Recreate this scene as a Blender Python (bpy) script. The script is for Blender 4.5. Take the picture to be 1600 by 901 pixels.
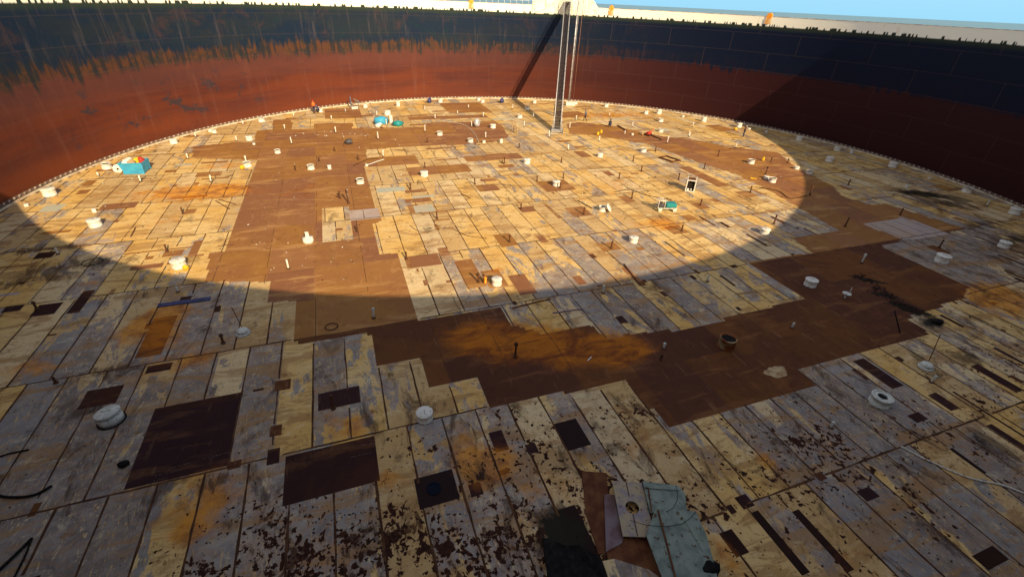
import bpy, bmesh, math, random
import numpy as np
from mathutils import Vector, Matrix
random.seed(7); rng = np.random.default_rng(11)
for o in list(bpy.data.objects): bpy.data.objects.remove(o, do_unlink=True)
S = bpy.context.scene
COL = S.collection
# ------------------------------------------------------------------ camera
CAM = Vector((-19.543652, -39.597068, 15.254940))
FW = Vector((0.303378, 0.790269, -0.532388)); RT = Vector((0.941506, -0.334641, 0.039775)); UP = Vector((0.146726, 0.513314, 0.845565))
F = 716.754
cd = bpy.data.cameras.new('camera'); cam = bpy.data.objects.new('camera', cd); COL.objects.link(cam)
m = Matrix((RT, UP, -FW)).transposed().to_4x4(); m.translation = CAM
cam.matrix_world = m
cd.sensor_width = 36; cd.lens = 36 * F / 1600; cd.clip_end = 60000; cd.clip_start = .1
S.camera = cam
# ------------------------------------------------------------------ light
SUNV = Vector((0.31805, -1.87781, 1.0)).normalized()
el = math.asin(SUNV.z); az = math.atan2(SUNV.x, SUNV.y)
W = bpy.data.worlds.new('World'); S.world = W; W.use_nodes = True
nt = W.node_tree; nt.nodes.clear()
wo = nt.nodes.new('ShaderNodeOutputWorld'); bg = nt.nodes.new('ShaderNodeBackground')
sk = nt.nodes.new('ShaderNodeTexSky'); sk.sky_type = 'NISHITA'; sk.sun_disc = False
sk.sun_elevation = el; sk.sun_rotation = az; sk.air_density = 1.1; sk.dust_density = 1.5; sk.ozone_density = 3.0
bg.inputs[1].default_value = .058
def wn(ty, **k):
    x = nt.nodes.new('ShaderNode'+ty)
    for a, v in k.items(): setattr(x, a, v)
    return x
L = nt.links.new
tc = wn('TexCoord'); mp = wn('Mapping'); mp.inputs['Scale'].default_value = (1, 1, 3.5)
cn = wn('TexNoise'); cn.inputs['Scale'].default_value = 1.7; cn.inputs['Detail'].default_value = 7
cr = wn('MapRange', interpolation_type='SMOOTHSTEP'); cr.inputs[1].default_value = .40; cr.inputs[2].default_value = .66; cr.inputs[4].default_value = .8
sx = wn('SeparateXYZ'); L(tc.outputs['Generated'], sx.inputs[0])
lowf = wn('MapRange', interpolation_type='SMOOTHSTEP'); lowf.inputs[1].default_value = .38; lowf.inputs[2].default_value = .02   # clear cyan air low over the sea
L(sx.outputs[2], lowf.inputs[0])
gr = wn('MapRange'); gr.inputs[1].default_value = 0; gr.inputs[2].default_value = .16; L(sx.outputs[2], gr.inputs[0])
lc = wn('Mix', data_type='RGBA'); lc.inputs[6].default_value = (3.2, 6.6, 8.8, 1); lc.inputs[7].default_value = (4.8, 8.2, 10.0, 1); L(gr.outputs[0], lc.inputs[0])
hz = wn('MapRange', interpolation_type='SMOOTHSTEP'); hz.inputs[1].default_value = .25; hz.inputs[2].default_value = -.35; L(sx.outputs[0], hz.inputs[0])   # paler to the west
lc2 = wn('Mix', data_type='RGBA'); L(hz.outputs[0], lc2.inputs[0]); L(lc.outputs[2], lc2.inputs[6]); lc2.inputs[7].default_value = (11, 12, 12.5, 1)
m1 = wn('Mix', data_type='RGBA'); m1.inputs[7].default_value = (7.4, 6.7, 6.2, 1)
L(tc.outputs['Generated'], mp.inputs[0]); L(mp.outputs[0], cn.inputs[0]); L(cn.outputs[0], cr.inputs[0]); L(cr.outputs[0], m1.inputs[0]); L(sk.outputs[0], m1.inputs[6])
m2_ = wn('Mix', data_type='RGBA'); L(lowf.outputs[0], m2_.inputs[0]); L(m1.outputs[2], m2_.inputs[6]); L(lc2.outputs[2], m2_.inputs[7])
L(m2_.outputs[2], bg.inputs[0]); L(bg.outputs[0], wo.inputs[0])
sd = bpy.data.lights.new('sun', 'SUN'); sun = bpy.data.objects.new('sun', sd); COL.objects.link(sun)
sd.energy = 4.0; sd.angle = math.radians(.5); sd.color = (1, .77, .46)
sun.rotation_euler = SUNV.to_track_quat('Z', 'Y').to_euler()
S.view_settings.view_transform = 'Standard'; S.view_settings.look = 'None'; S.view_settings.gamma = 1
S.view_settings.exposure = .94
S.render.engine = 'CYCLES'
R0, RW, ZT, ZB = 45.0, 45.35, 14.61, 13.39
# ------------------------------------------------------------------ helpers
def at(px, py, z=0.0):
    d = FW + RT * ((px - 800) / F) - UP * ((py - 450.5) / F)
    t = (z - CAM.z) / d.z
    return CAM + d * t
def wall_at(px, py, r=RW):
    d = FW + RT * ((px - 800) / F) - UP * ((py - 450.5) / F)
    A = d.x**2 + d.y**2; B = CAM.x*d.x + CAM.y*d.y; C_ = CAM.x**2 + CAM.y**2 - r*r
    return CAM + d * ((-B + math.sqrt(B*B - A*C_)) / A)
def mpp(p): return (p - CAM).dot(FW) / F          # metres per photo pixel at p
def empty(name, loc, rz=0, label=None, cat=None, group=None):
    o = bpy.data.objects.new(name, None); COL.objects.link(o); o.location = loc; o.rotation_euler.z = rz
    o.empty_display_size = .1
    tag(o, label, cat, group); return o
def tag(o, label=None, cat=None, group=None, kind=None):
    if label: o['label'] = label
    if cat: o['category'] = cat
    if group: o['group'] = group
    if kind: o['kind'] = kind
    return o
def obj(name, bm, mats, parent=None, smooth=False, loc=None):
    me = bpy.data.meshes.new(name); bm.to_mesh(me); bm.free()
    for mm in (mats if isinstance(mats, (list, tuple)) else [mats]): me.materials.append(mm)
    if smooth:
        for p in me.polygons: p.use_smooth = True
    o = bpy.data.objects.new(name, me); COL.objects.link(o)
    if parent: o.parent = parent
    if loc is not None: o.location = loc
    return o
def copy_tree(o, parent=None):
    c = o.copy(); COL.objects.link(c); c.parent = parent
    for ch in o.children: copy_tree(ch, c)
    return c
def box(bm, c, s, rot=None, mi=0, bev=0):
    r = bmesh.ops.create_cube(bm, size=1.0)
    vs = r['verts']
    for v in vs: v.co = Vector((v.co.x*s[0], v.co.y*s[1], v.co.z*s[2]))
    if rot is not None: bmesh.ops.rotate(bm, verts=vs, cent=(0,0,0), matrix=rot)
    for v in vs: v.co += Vector(c)
    for f in {f for v in vs for f in v.link_faces}: f.material_index = mi
    if bev: bmesh.ops.bevel(bm, geom=list({e for v in vs for e in v.link_edges}), offset=bev, segments=1, affect='EDGES')
def tube(bm, a, b, r, n=8, mi=0, r2=None):
    a = Vector(a); b = Vector(b); d = b - a
    if d.length < 1e-6: return
    q = d.to_track_quat('Z', 'Y').to_matrix(); r2 = r if r2 is None else r2
    A = []; B = []
    for i in range(n):
        t = 2*math.pi*i/n; e = q @ Vector((math.cos(t), math.sin(t), 0))
        A.append(bm.verts.new(a + e*r)); B.append(bm.verts.new(b + e*r2))
    for i in range(n):
        f = bm.faces.new((A[i], A[(i+1) % n], B[(i+1) % n], B[i])); f.material_index = mi; f.smooth = True
    bm.faces.new(A[::-1]).material_index = mi; bm.faces.new(B).material_index = mi
def pathtube(bm, pts, r, n=6):
    for i in range(len(pts)-1): tube(bm, pts[i], pts[i+1], r, n)
def lathe(bm, prof, n=24, mi=0, c=(0,0,0), cap=True):
    rings = []
    for r, z in prof:
        rings.append([bm.verts.new((c[0]+r*math.cos(2*math.pi*i/n), c[1]+r*math.sin(2*math.pi*i/n), c[2]+z)) for i in range(n)])
    for a, b in zip(rings, rings[1:]):
        for i in range(n):
            f = bm.faces.new((a[i], a[(i+1) % n], b[(i+1) % n], b[i])); f.material_index = mi
    if cap:
        bm.faces.new(rings[-1]); bm.faces.new(rings[0][::-1])
def slab(bm, pts, th, mi=0):
    top = [bm.verts.new(p) for p in pts]; bot = [bm.verts.new(Vector(p) - Vector((0,0,th))) for p in pts]
    n = len(pts); fs = []
    fs.append(bm.faces.new(top)); fs.append(bm.faces.new(bot[::-1]))
    for i in range(n): fs.append(bm.faces.new((top[i], bot[i], bot[(i+1) % n], top[(i+1) % n])))
    for f in fs: f.material_index = mi
    bmesh.ops.recalc_face_normals(bm, faces=fs)
def blob(bm, c, s, seed=0, rough=.18, sub=2, mi=0):
    rr = random.Random(seed)
    r = bmesh.ops.create_icosphere(bm, subdivisions=sub, radius=1)
    off = [rr.uniform(0, 6) for _ in range(3)]
    for v in r['verts']:
        k = 1 + rough*(math.sin(3.1*v.co.x+off[0])*math.cos(2.7*v.co.y+off[1]) + .6*math.sin(6*v.co.z+off[2]+4*v.co.x))
        v.co = Vector((v.co.x*s[0]*k, v.co.y*s[1]*k, max(v.co.z*k, -.75)*s[2])) + Vector(c)
    for f in {f for v in r['verts'] for f in v.link_faces}: f.material_index = mi; f.smooth = True
# ------------------------------------------------------------------ materials
class NT:
    def __init__(s, name):
        s.m = bpy.data.materials.new(name); s.m.use_nodes = True; s.t = s.m.node_tree
        s.b = s.t.nodes['Principled BSDF']; s.b.inputs['Roughness'].default_value = .7
        s.b.inputs['Specular IOR Level'].default_value = .07
    def n(s, ty, **k):
        x = s.t.nodes.new('ShaderNode'+ty)
        for a, v in k.items(): setattr(x, a, v)
        return x
    def l(s, a, b): s.t.links.new(a, b)
    def val(s, sock, v):
        if hasattr(v, 'is_linked') or hasattr(v, 'links'): s.l(v, sock)
        else: sock.default_value = v
    def attr(s, name):
        a = s.n('Attribute'); a.attribute_name = name
        sp = s.n('SeparateColor'); s.l(a.outputs['Color'], sp.inputs[0]); return a.outputs['Color'], sp.outputs[0], sp.outputs[1], sp.outputs[2], a.outputs['Alpha']
    def pos(s, scale=(1,1,1), off=None, rot=0, uv=False, loc=(0,0,0)):
        if uv: src = s.n('UVMap').outputs[0]
        else: src = s.n('TexCoord').outputs['Object']
        if off is not None:
            a = s.n('VectorMath', operation='MULTIPLY_ADD'); s.l(off, a.inputs[0]); a.inputs[1].default_value = (37, 53, 71); s.l(src, a.inputs[2]); src = a.outputs[0]
        mpp_ = s.n('Mapping'); mpp_.inputs['Scale'].default_value = scale; mpp_.inputs['Rotation'].default_value = (0, 0, rot); mpp_.inputs['Location'].default_value = loc
        s.l(src, mpp_.inputs[0]); return mpp_.outputs[0]
    def noise(s, vec, sc, det=4, rough=.55, dist=0):
        x = s.n('TexNoise'); s.l(vec, x.inputs['Vector']); x.inputs['Scale'].default_value = sc
        x.inputs['Detail'].default_value = det; x.inputs['Roughness'].default_value = rough; x.inputs['Distortion'].default_value = dist
        return x.outputs[0]
    def math(s, op, a, b=0., c=0., clamp=False):
        x = s.n('Math', operation=op); x.use_clamp = clamp
        s.val(x.inputs[0], a); s.val(x.inputs[1], b); s.val(x.inputs[2], c); return x.outputs[0]
    def step(s, v, lo, hi, to0=0., to1=1.):
        x = s.n('MapRange'); x.interpolation_type = 'SMOOTHSTEP'; s.val(x.inputs[0], v); s.val(x.inputs[1], lo); s.val(x.inputs[2], hi)
        x.inputs[3].default_value = to0; x.inputs[4].default_value = to1; return x.outputs[0]
    def mix(s, f, a, b):
        x = s.n('Mix'); x.data_type = 'RGBA'; s.val(x.inputs[0], f)
        s.val(x.inputs[6], (*a, 1) if isinstance(a, tuple) else a); s.val(x.inputs[7], (*b, 1) if isinstance(b, tuple) else b); return x.outputs[2]
    def col(s, c): s.l(c, s.b.inputs['Base Color'])
    def bump(s, h, strength=.3, dist=.02):
        x = s.n('Bump'); s.l(h, x.inputs['Height']); x.inputs['Strength'].default_value = strength; x.inputs['Distance'].default_value = dist
        s.l(x.outputs[0], s.b.inputs['Normal'])
def simple(name, c, c2=None, rough=.65, sc=3., metal=0., spots=None, lo=.4, hi=.65):
    t = NT(name); p = t.pos()
    c2 = c2 or tuple(x*.75 for x in c)
    k = t.mix(t.step(t.noise(p, sc, 5), lo, hi), c, c2)
    if spots: k = t.mix(t.step(t.noise(p, sc*2.7, 4), .60, .68), k, spots)
    t.col(k); t.b.inputs['Roughness'].default_value = rough; t.b.inputs['Specular IOR Level'].default_value = .25 if rough < .62 else .1; t.b.inputs['Metallic'].default_value = metal
    t.bump(t.noise(p, sc*6, 3), .15, .01)
    return t.m
RUST = (.10, .032, .012)
# deck paint
def deck_paint():
    t = NT('worn_cream_paint'); ac, r1, r2, r3, _ = t.attr('plate'); sc_, so, sb, sp, sg = t.attr('stain')
    P = t.pos(); PO = t.pos(off=ac); PS = t.pos(scale=(1, .38, 1), off=ac, rot=math.radians(38)); PX = t.pos(scale=(.28, 1, 1))
    base = t.mix(t.step(t.noise(P, .25, 4), .35, .65), (.68, .49, .22), (.64, .40, .125))
    base = t.mix(t.step(r1, .55, .6, 0, .55), base, (.44, .31, .17))
    base = t.mix(t.step(r3, .25, .2, 0, .5), base, (.66, .56, .38))
    # grey wiped film, scraped in arcs
    g = t.math('MULTIPLY_ADD', t.noise(PS, .55, 9, .68, 1.4), .5, t.math('MULTIPLY', t.noise(t.pos(scale=(1, .5, 1), rot=math.radians(30)), .5, 9, .68, 1.2), .5))
    g = t.math('ADD', g, t.math('MULTIPLY', t.math('SUBTRACT', r2, .5), .24))
    g = t.math('ADD', g, t.math('MULTIPLY', t.math('SUBTRACT', sg, .5), .34))
    gm = t.step(g, .497, .523)
    scr = t.noise(t.pos(scale=(1, .22, 1), off=ac, rot=math.radians(40)), 6.5, 6, .75, 2.2)
    gm = t.math('MULTIPLY', gm, t.step(scr, .63, .56), clamp=True)
    scr2 = t.noise(t.pos(scale=(1, .3, 1), off=ac, rot=math.radians(-35)), 4.5, 6, .75, 1.5)
    gm = t.math('MAXIMUM', gm, t.math('MULTIPLY', t.step(scr2, .62, .67), .55))
    grey = t.mix(t.step(t.noise(P, 1.3, 6, .7), .4, .6), (.20, .180, .195), (.36, .315, .28))
    grey = t.mix(t.step(sg, .42, .75, 0, .75), grey, t.mix(t.step(t.noise(P, 1.6, 8, .75), .40, .62), (.095, .09, .108), (.23, .21, .215)))
    grey = t.mix(t.step(r3, .6, .9, 0, .5), grey, (.22, .25, .29))
    k = t.mix(t.math('MULTIPLY', gm, .9), base, grey)
    k = t.mix(t.math('MULTIPLY', t.step(t.noise(P, 7, 6, .8), .48, .7), .35), k, (.30, .22, .13))
    # light brown dirt, drawn out along the lines of plates far off
    dm = t.step(t.noise(PX, .8, 8, .70, .8), .515, .575)
    k = t.mix(t.math('MULTIPLY', dm, .66), k, (.33, .185, .07))
    dm2 = t.step(t.noise(P, 2.3, 7, .74, .5), .585, .64)
    k = t.mix(t.math('MULTIPLY', dm2, .7), k, (.20, .095, .035))
    sm_ = t.step(t.noise(t.pos(scale=(1, .5, 1), rot=.5), .5, 9, .75, 1.), .55, .70)
    k = t.mix(t.math('MULTIPLY', sm_, .60), k, (.085, .050, .030))
    mot = t.noise(t.pos(scale=(.6, 1, 1)), 1.7, 9, .78, .5)
    k = t.mix(t.math('MULTIPLY', t.step(mot, .50, .66), .50), k, (.36, .185, .065))
    k = t.mix(t.math('MULTIPLY', t.step(mot, .46, .32), .45), k, (.76, .66, .44))
    # orange rust bloom
    on = t.noise(P, 1.0, 7, .68, .4)
    om = t.step(t.math('ADD', on, t.math('MULTIPLY', so, .66)), .66, 1.05)
    k = t.mix(t.math('MULTIPLY', om, .85), k, t.mix(t.step(t.noise(P, 1.1, 8, .7), .42, .62), (.62, .26, .03), (.30, .10, .02)))
    # pits
    pn = t.noise(t.pos(scale=(1, .72, 1), rot=.6, off=ac), 2.9, 3.5, .58, .3)
    pl = t.noise(P, .45, 4)
    dens = t.math('ADD', t.math('MULTIPLY', t.math('SUBTRACT', pl, .5), .42), t.math('MULTIPLY', t.math('SUBTRACT', sp, 1.), .36))
    dens = t.math('ADD', dens, t.math('MULTIPLY', t.math('SUBTRACT', r1, .5), .05))
    pt = t.math('ADD', pn, dens)
    dn = t.math('ADD', t.noise(t.pos(rot=.3, off=ac), 5.2, 2, .5, .2), t.math('MULTIPLY', dens, .8))
    halo = t.step(pt, .50, .66)
    core = t.math('MAXIMUM', t.step(pt, .612, .64), t.step(dn, .615, .64))
    bigp = t.math('ADD', t.noise(t.pos(scale=(1, .6, 1), rot=.4), 1.25, 7, .7, .6), t.math('MULTIPLY', dens, .9))
    core = t.math('MAXIMUM', core, t.math('MULTIPLY', t.step(bigp, .62, .68), .85))
    halo = t.math('MAXIMUM', halo, t.math('MULTIPLY', t.step(bigp, .54, .66), .9))
    k = t.mix(t.math('MULTIPLY', halo, .40), k, (.36, .17, .06))
    k = t.mix(core, k, t.mix(t.step(t.noise(P, 9, 2), .4, .6), (.020, .008, .006), (.055, .018, .009)))
    gr_ = t.math('ADD', t.noise(t.pos(scale=(1, .45, 1), rot=.7), .8, 9, .75, .8), t.math('MULTIPLY', sb, .35))
    k = t.mix(t.math('MULTIPLY', t.step(gr_, .57, .70), .75), k, (.050, .026, .016))
    # black residue
    bn = t.noise(t.pos(scale=(1, .5, 1), rot=.5), 1.3, 8, .72, .6)
    bm_ = t.step(t.math('ADD', bn, t.math('MULTIPLY', sb, .6)), .80, .95)
    k = t.mix(bm_, k, (.022, .020, .014))
    t.col(k); t.b.inputs['Roughness'].default_value = .62
    h = t.math('SUBTRACT', t.math('ADD', t.noise(P, 1.2, 3), t.math('MULTIPLY', t.noise(P, 14, 3), .15)), t.math('MULTIPLY', core, .5))
    t.bump(h, .35, .03)
    return t.m
def deck_brown(name, c1, c2, c3, amt=1.):
    t = NT(name); ac, r1, r2, r3, _ = t.attr('plate'); sc_, so, sb, sp, sg = t.attr('stain')
    P = t.pos(); PX = t.pos(scale=(.22, 1, 1)); PY = t.pos(scale=(1, .15, 1), off=ac)
    k = t.mix(t.step(t.noise(P, .28, 6, .68, .6), .40, .58), c1, c2)
    k = t.mix(t.step(r1, .25, .8, 0, .75), k, c3)
    k = t.mix(t.step(r3, .55, .9, 0, .4*min(1, amt)), k, (.34, .165, .058) if c1[0] > .2 else tuple(x*.55 for x in c1))
    k = t.mix(t.math('MULTIPLY', t.step(t.noise(P, .7, 9, .75, 1.), .54, .68), .5*amt), k, (.44, .25, .10) if c1[0] > .2 else tuple(x*1.9 for x in c1))
    k = t.mix(t.math('MULTIPLY', t.step(t.noise(PX, .9, 6, .65, .3), .53, .64), .55*amt), k, (.46, .26, .10) if c1[0] > .2 else (.26, .115, .04))
    k = t.mix(t.math('MULTIPLY', t.step(t.noise(PY, 3.5, 5, .7), .58, .68), .30*amt), k, (.40, .23, .12))
    k = t.mix(t.math('MULTIPLY', t.step(t.noise(P, 1.6, 7, .7), .56, .64), .35), k, tuple(x*.5 for x in c1))
    om = t.step(t.math('ADD', t.noise(t.pos(scale=(.6, 1, 1)), .9, 8, .7, .6), t.math('MULTIPLY', so, .70)), .72, 1.15)
    k = t.mix(t.math('MULTIPLY', om, .9), k, t.mix(t.step(t.noise(t.pos(scale=(.45, 1, 1), rot=-.2), .9, 9, .75, 1.), .40, .62), (.46, .15, .012), (.17, .045, .012)))
    bm_ = t.step(t.math('ADD', t.noise(P, 1.6, 8, .75, .5), t.math('MULTIPLY', sb, .6)), .80, .95)
    k = t.mix(bm_, k, (.02, .018, .012))
    t.col(k); t.b.inputs['Roughness'].default_value = .7
    t.bump(t.noise(P, 3, 6, .6), .2, .02); return t.m
M_paint = deck_paint()
M_brown = deck_brown('bare_brown_steel', (.265, .118, .044), (.30, .142, .040), (.215, .095, .055))
M_dark = deck_brown('bare_dark_steel', (.034, .013, .012), (.055, .020, .012), (.030, .013, .017), .4)
M_black = deck_brown('bare_black_steel', (.022, .010, .009), (.03, .012, .009), (.02, .011, .012), .05)
M_greyp = deck_brown('grey_lilac_plate', (.42, .35, .32), (.38, .31, .29), (.44, .36, .30), .4)
M_teal = deck_brown('pale_green_plate', (.42, .42, .34), (.36, .38, .32), (.45, .44, .36), .3)
M_mid = deck_brown('shaded_rusty_brown_steel', (.105, .039, .017), (.145, .056, .018), (.075, .028, .020), .7)  # rusty brown with the shade of the near deck put into its colour
M_seam = simple('rusty_weld_seam', (.05, .020, .010), (.11, .048, .02), sc=2.0)
# shell wall
def shell_mat():
    t = NT('stained_shaded_shell_steel'); P = t.pos(uv=True)
    sp = t.n('SeparateXYZ'); t.l(P, sp.inputs[0]); u, v = sp.outputs[0], sp.outputs[1]
    def un(su, sv, sc, det=5, rough=.6, dist=0, loc=(0,0,0)): return t.noise(t.pos(scale=(su, sv, 1), uv=True, loc=loc), sc, det, rough, dist)
    red = t.mix(t.step(un(.05, .35, 1, 6, .65), .4, .62), (.115, .031, .017), (.075, .023, .019))
    low = t.step(t.math('ADD', v, t.math('MULTIPLY', un(.05, .3, 1), 4.)), 6.0, 3.0)
    low = t.math('MULTIPLY', low, t.step(u, 45, -10, .25, 1.))
    red = t.mix(t.math('MULTIPLY', low, .7), red, (.25, .062, .016))
    red = t.mix(t.math('MULTIPLY', t.step(v, 4.2, 6.6), .6), red, (.085, .036, .034))
    red = t.mix(t.math('MULTIPLY', t.step(un(1.2, .08, 1, 6, .75), .5, .75), .35), red, (.17, .075, .055))
    red = t.mix(t.math('MULTIPLY', t.step(un(.5, .5, 1, 7, .75, .5), .56, .7), .4), red, (.06, .022, .02))
    amp = t.step(un(.06, .02, 1, 3, .5, loc=(2, 8, 0)), .42, .60)
    bandn = un(1.5, .05, 1, 3.5, .55, .0)
    edge1 = t.math('ADD', v, t.math('MULTIPLY', t.math('SUBTRACT', bandn, .5), t.math('MULTIPLY_ADD', amp, 3.6, .5)))
    band = t.mix(t.step(un(.55, .55, 1, 7, .72, .4), .45, .58), (.080, .036, .022), (.030, .028, .028))
    band = t.mix(t.math('MULTIPLY', t.step(un(2.2, .05, 1, 3, .5), .49, .58), .8), band, (.018, .021, .028))
    k = t.mix(t.step(edge1, 7.0, 7.9), red, band)
    d0 = un(1.9, .04, 1, 3.5, .55, .0, loc=(7, 3, 0))
    edge2 = t.math('ADD', v, t.math('MULTIPLY', t.math('SUBTRACT', d0, .5), t.math('MULTIPLY_ADD', amp, 4.2, .8)))
    edge2 = t.math('ADD', edge2, t.math('MULTIPLY', t.math('SUBTRACT', un(.08, .02, 1, 4, .6, loc=(40, 2, 0)), .5), 2.2))
    drk = t.mix(t.step(un(.10, .3, 1, 6, .65), .4, .6), (.009, .019, .041), (.015, .023, .035))
    drk = t.mix(t.math('MULTIPLY', t.step(un(1.5, .13, 1, 7, .75, loc=(31, 9, 0)), .53, .68), .6), drk, (.062, .056, .066))
    drk = t.mix(t.math('MULTIPLY', t.step(un(.25, .3, 1, 7, .7, .5, loc=(3, 49, 0)), .54, .68), .55), drk, (.055, .032, .034))
    drk = t.mix(t.math('MULTIPLY', t.step(un(.2, .25, 1, 7, .7, .5, loc=(13, 19, 0)), .56, .68), .5), drk, (.010, .032, .038))
    k = t.mix(t.step(edge2, 8.6, 9.3), k, drk)
    k = t.mix(t.step(u, 84, 24, 0, .97), k, t.mix(t.step(edge1, 7.2, 7.9), (.030, .009, .011), (.004, .008, .024)))  # shade painted into the colour: shell darkens towards its right side
    # black patches on the red
    pk = t.math('MULTIPLY', t.step(un(.33, .5, 1, 6, .7, loc=(11, 2, 0)), .545, .61), t.step(v, 7, 5.5))
    pk = t.math('MULTIPLY', pk, t.step(v, 1.2, 2.6))
    k = t.mix(t.math('MULTIPLY', t.math('MULTIPLY', pk, t.math('MULTIPLY', t.step(u, 98, 106), t.step(u, 131, 126))), .8), k, (.030, .030, .040))
    # green-black fringe then white
    k = t.mix(t.math('MULTIPLY', t.step(v, ZB-.7, ZB-.1), .5), k, (.035, .05, .022))
    teeth = t.math('ADD', v, t.math('MULTIPLY', t.step(un(1.7, .01, 1, 2, .6, loc=(5, 1, 0)), .51, .56), -.28))
    wht = t.mix(t.math('MULTIPLY', t.step(un(1.1, .12, 1, 6, .75, loc=(9, 9, 0)), .60, .72), .6), (.80, .80, .70), (.50, .28, .10))
    k = t.mix(t.step(t.math('ADD', teeth, t.math('MULTIPLY', un(6, 3, 1, 3), .12)), ZB+.0, ZB+.16), k, wht)
    # horizontal course welds
    c = t.math('ABSOLUTE', t.math('SUBTRACT', t.math('MODULO', t.math('ADD', v, 20.2), 2.42), 1.21))
    k = t.mix(t.math('MULTIPLY', t.step(c, .05, .02), .18), k, (.10, .065, .06))
    row_ = t.math('FLOOR', t.math('DIVIDE', t.math('ADD', v, 20.2+1.21), 2.42))
    cv = t.math('ABSOLUTE', t.math('SUBTRACT', t.math('MODULO', t.math('ADD', t.math('ADD', u, 900), t.math('MULTIPLY', row_, 3.7)), 9.4), 4.7))
    k = t.mix(t.math('MULTIPLY', t.math('MULTIPLY', t.step(cv, .06, .02), t.step(v, ZB, ZB-.1)), .30), k, (.09, .055, .05))
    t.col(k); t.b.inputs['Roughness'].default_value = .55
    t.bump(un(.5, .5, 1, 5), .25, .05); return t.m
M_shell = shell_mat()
M_white = simple('white_paint', (.70, .69, .63), (.52, .48, .40), .5, 2.5, lo=.5, hi=.75, spots=(.42, .26, .14))
M_whited = simple('weathered_white_paint', (.62, .64, .58), (.46, .48, .44), .5, 3, spots=(.22, .16, .09))
M_cream = simple('cream_white_panel', (.80, .80, .70), (.72, .68, .52), .5, 1.2, spots=(.55, .36, .16))
M_gap = simple('dark_rubber_seal', (.13, .085, .065), (.17, .115, .085), .8, 2)
M_void = simple('dark_interior', (.015, .013, .012), (.03, .02, .015), .9, 4)
M_post = simple('rusty_leg_pipe', (.075, .035, .022), (.12, .055, .028), .7, 6)
M_blk = simple('black_rubber', (.008, .008, .009), (.018, .016, .015), .85, 5)
M_galv = simple('galvanised_steel', (.52, .51, .52), (.30, .30, .33), .45, 3, metal=.3)
M_ladr = simple('dark_stair_tread', (.055, .05, .06), (.10, .09, .10), .6, 4)
M_cyan = simple('cyan_blue_paint', (.05, .34, .56), (.04, .27, .46), .5, 1.5)
M_tealp = simple('teal_sheet_metal', (.25, .30, .26), (.16, .20, .18), .65, 2.2, spots=(.09, .045, .022))
M_teal2 = simple('teal_enamel', (.02, .26, .28), (.02, .18, .2), .4, 4)
M_blue = simple('dark_blue_paint', (.05, .055, .16), (.03, .035, .10), .6, 2)
M_yel = simple('yellow_plastic', (.75, .48, .02), (.65, .35, .02), .5, 3)
M_org = simple('orange_paint', (.80, .34, .03), (.65, .22, .02), .55, 3)
M_redp = simple('red_paint', (.50, .04, .03), (.35, .03, .02), .5, 3)
M_rustp = simple('rusted_plate', (.10, .035, .018), (.17, .07, .03), .8, 2)
M_purp = simple('purple_grey_steel', (.20, .15, .17), (.12, .06, .055), .6, 1.3)
M_tan = simple('tan_cloth', (.40, .28, .15), (.3, .2, .1), .9, 4)
M_skin = simple('skin', (.28, .15, .09), (.24, .12, .07), .6, 5)
def sea_mat():
    t = NT('hazy_blue_sea'); p = t.pos(); t.col(t.mix(t.step(t.noise(p, .002, 4), .4, .6), (.16, .30, .42), (.19, .34, .45))); t.b.inputs['Roughness'].default_value = .6; return t.m
# ------------------------------------------------------------------ structure: sea, ground
bm = bmesh.new(); n = 96
ri = [bm.verts.new((500*math.cos(2*math.pi*i/n), 500*math.sin(2*math.pi*i/n), -6.6)) for i in range(n)]
ro = [bm.verts.new((40000*math.cos(2*math.pi*i/n), 40000*math.sin(2*math.pi*i/n), -6.6)) for i in range(n)]
for i in range(n): bm.faces.new((ri[i], ro[i], ro[(i+1) % n], ri[(i+1) % n]))
bmesh.ops.recalc_face_normals(bm, faces=bm.faces[:])
tag(obj('sea', bm, sea_mat()), kind='structure')
bm = bmesh.new(); bm.faces.new([bm.verts.new((506*math.cos(2*math.pi*i/n), 506*math.sin(2*math.pi*i/n), -6.0)) for i in range(n)])
tag(obj('ground', bm, simple('sandy_ground', (.34, .27, .17), (.26, .2, .13), .9, .1)), kind='structure')
# ------------------------------------------------------------------ the deck
XS0, DX, ROW0, DR = -15.75, 1.476, -33.24, 7.36
def rowi(y): return math.floor((y-ROW0)/DR)
def xoff(k): return XS0 + (0 if k % 2 == 0 else DX/2) + (DX/2 if k >= 0 else 0)
def xoff(k):   # plate joints are staggered by half a plate row by row
    return -15.75 if k % 2 == 1 else -15.75 + DX/2
# row index 0: y -33.24..-25.88 (joints at -15.75), 1: -25.88..-18.5 (staggered)
def xoff(k): return -15.75 if k % 2 == 0 else -19.52
PATCH = []   # (kind, polygon in deck metres, slot)
def q4(*pts): return [at(*p) for p in pts]
def rect(a, b, s):
    A, B = at(*a), at(*b); x0, x1 = sorted((A.x, B.x)); y0, y1 = sorted((A.y, B.y))
    PATCH.append(([(x0, y0), (x1, y0), (x1, y1), (x0, y1)], s))
def poly(pts, s, snap=True):
    P = [[at(*p).x, at(*p).y] for p in pts]; n = len(P)
    if snap:
        for _ in range(2):
            for i in range(n):
                a, b = P[i], P[(i+1) % n]
                if abs(a[0]-b[0]) > abs(a[1]-b[1]): a[1] = b[1] = (a[1]+b[1])/2
                else: a[0] = b[0] = (a[0]+b[0])/2
    PATCH.append(([tuple(p) for p in P], s))
PA, BR, DK, BK, GP, TL, MD = range(7)
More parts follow.
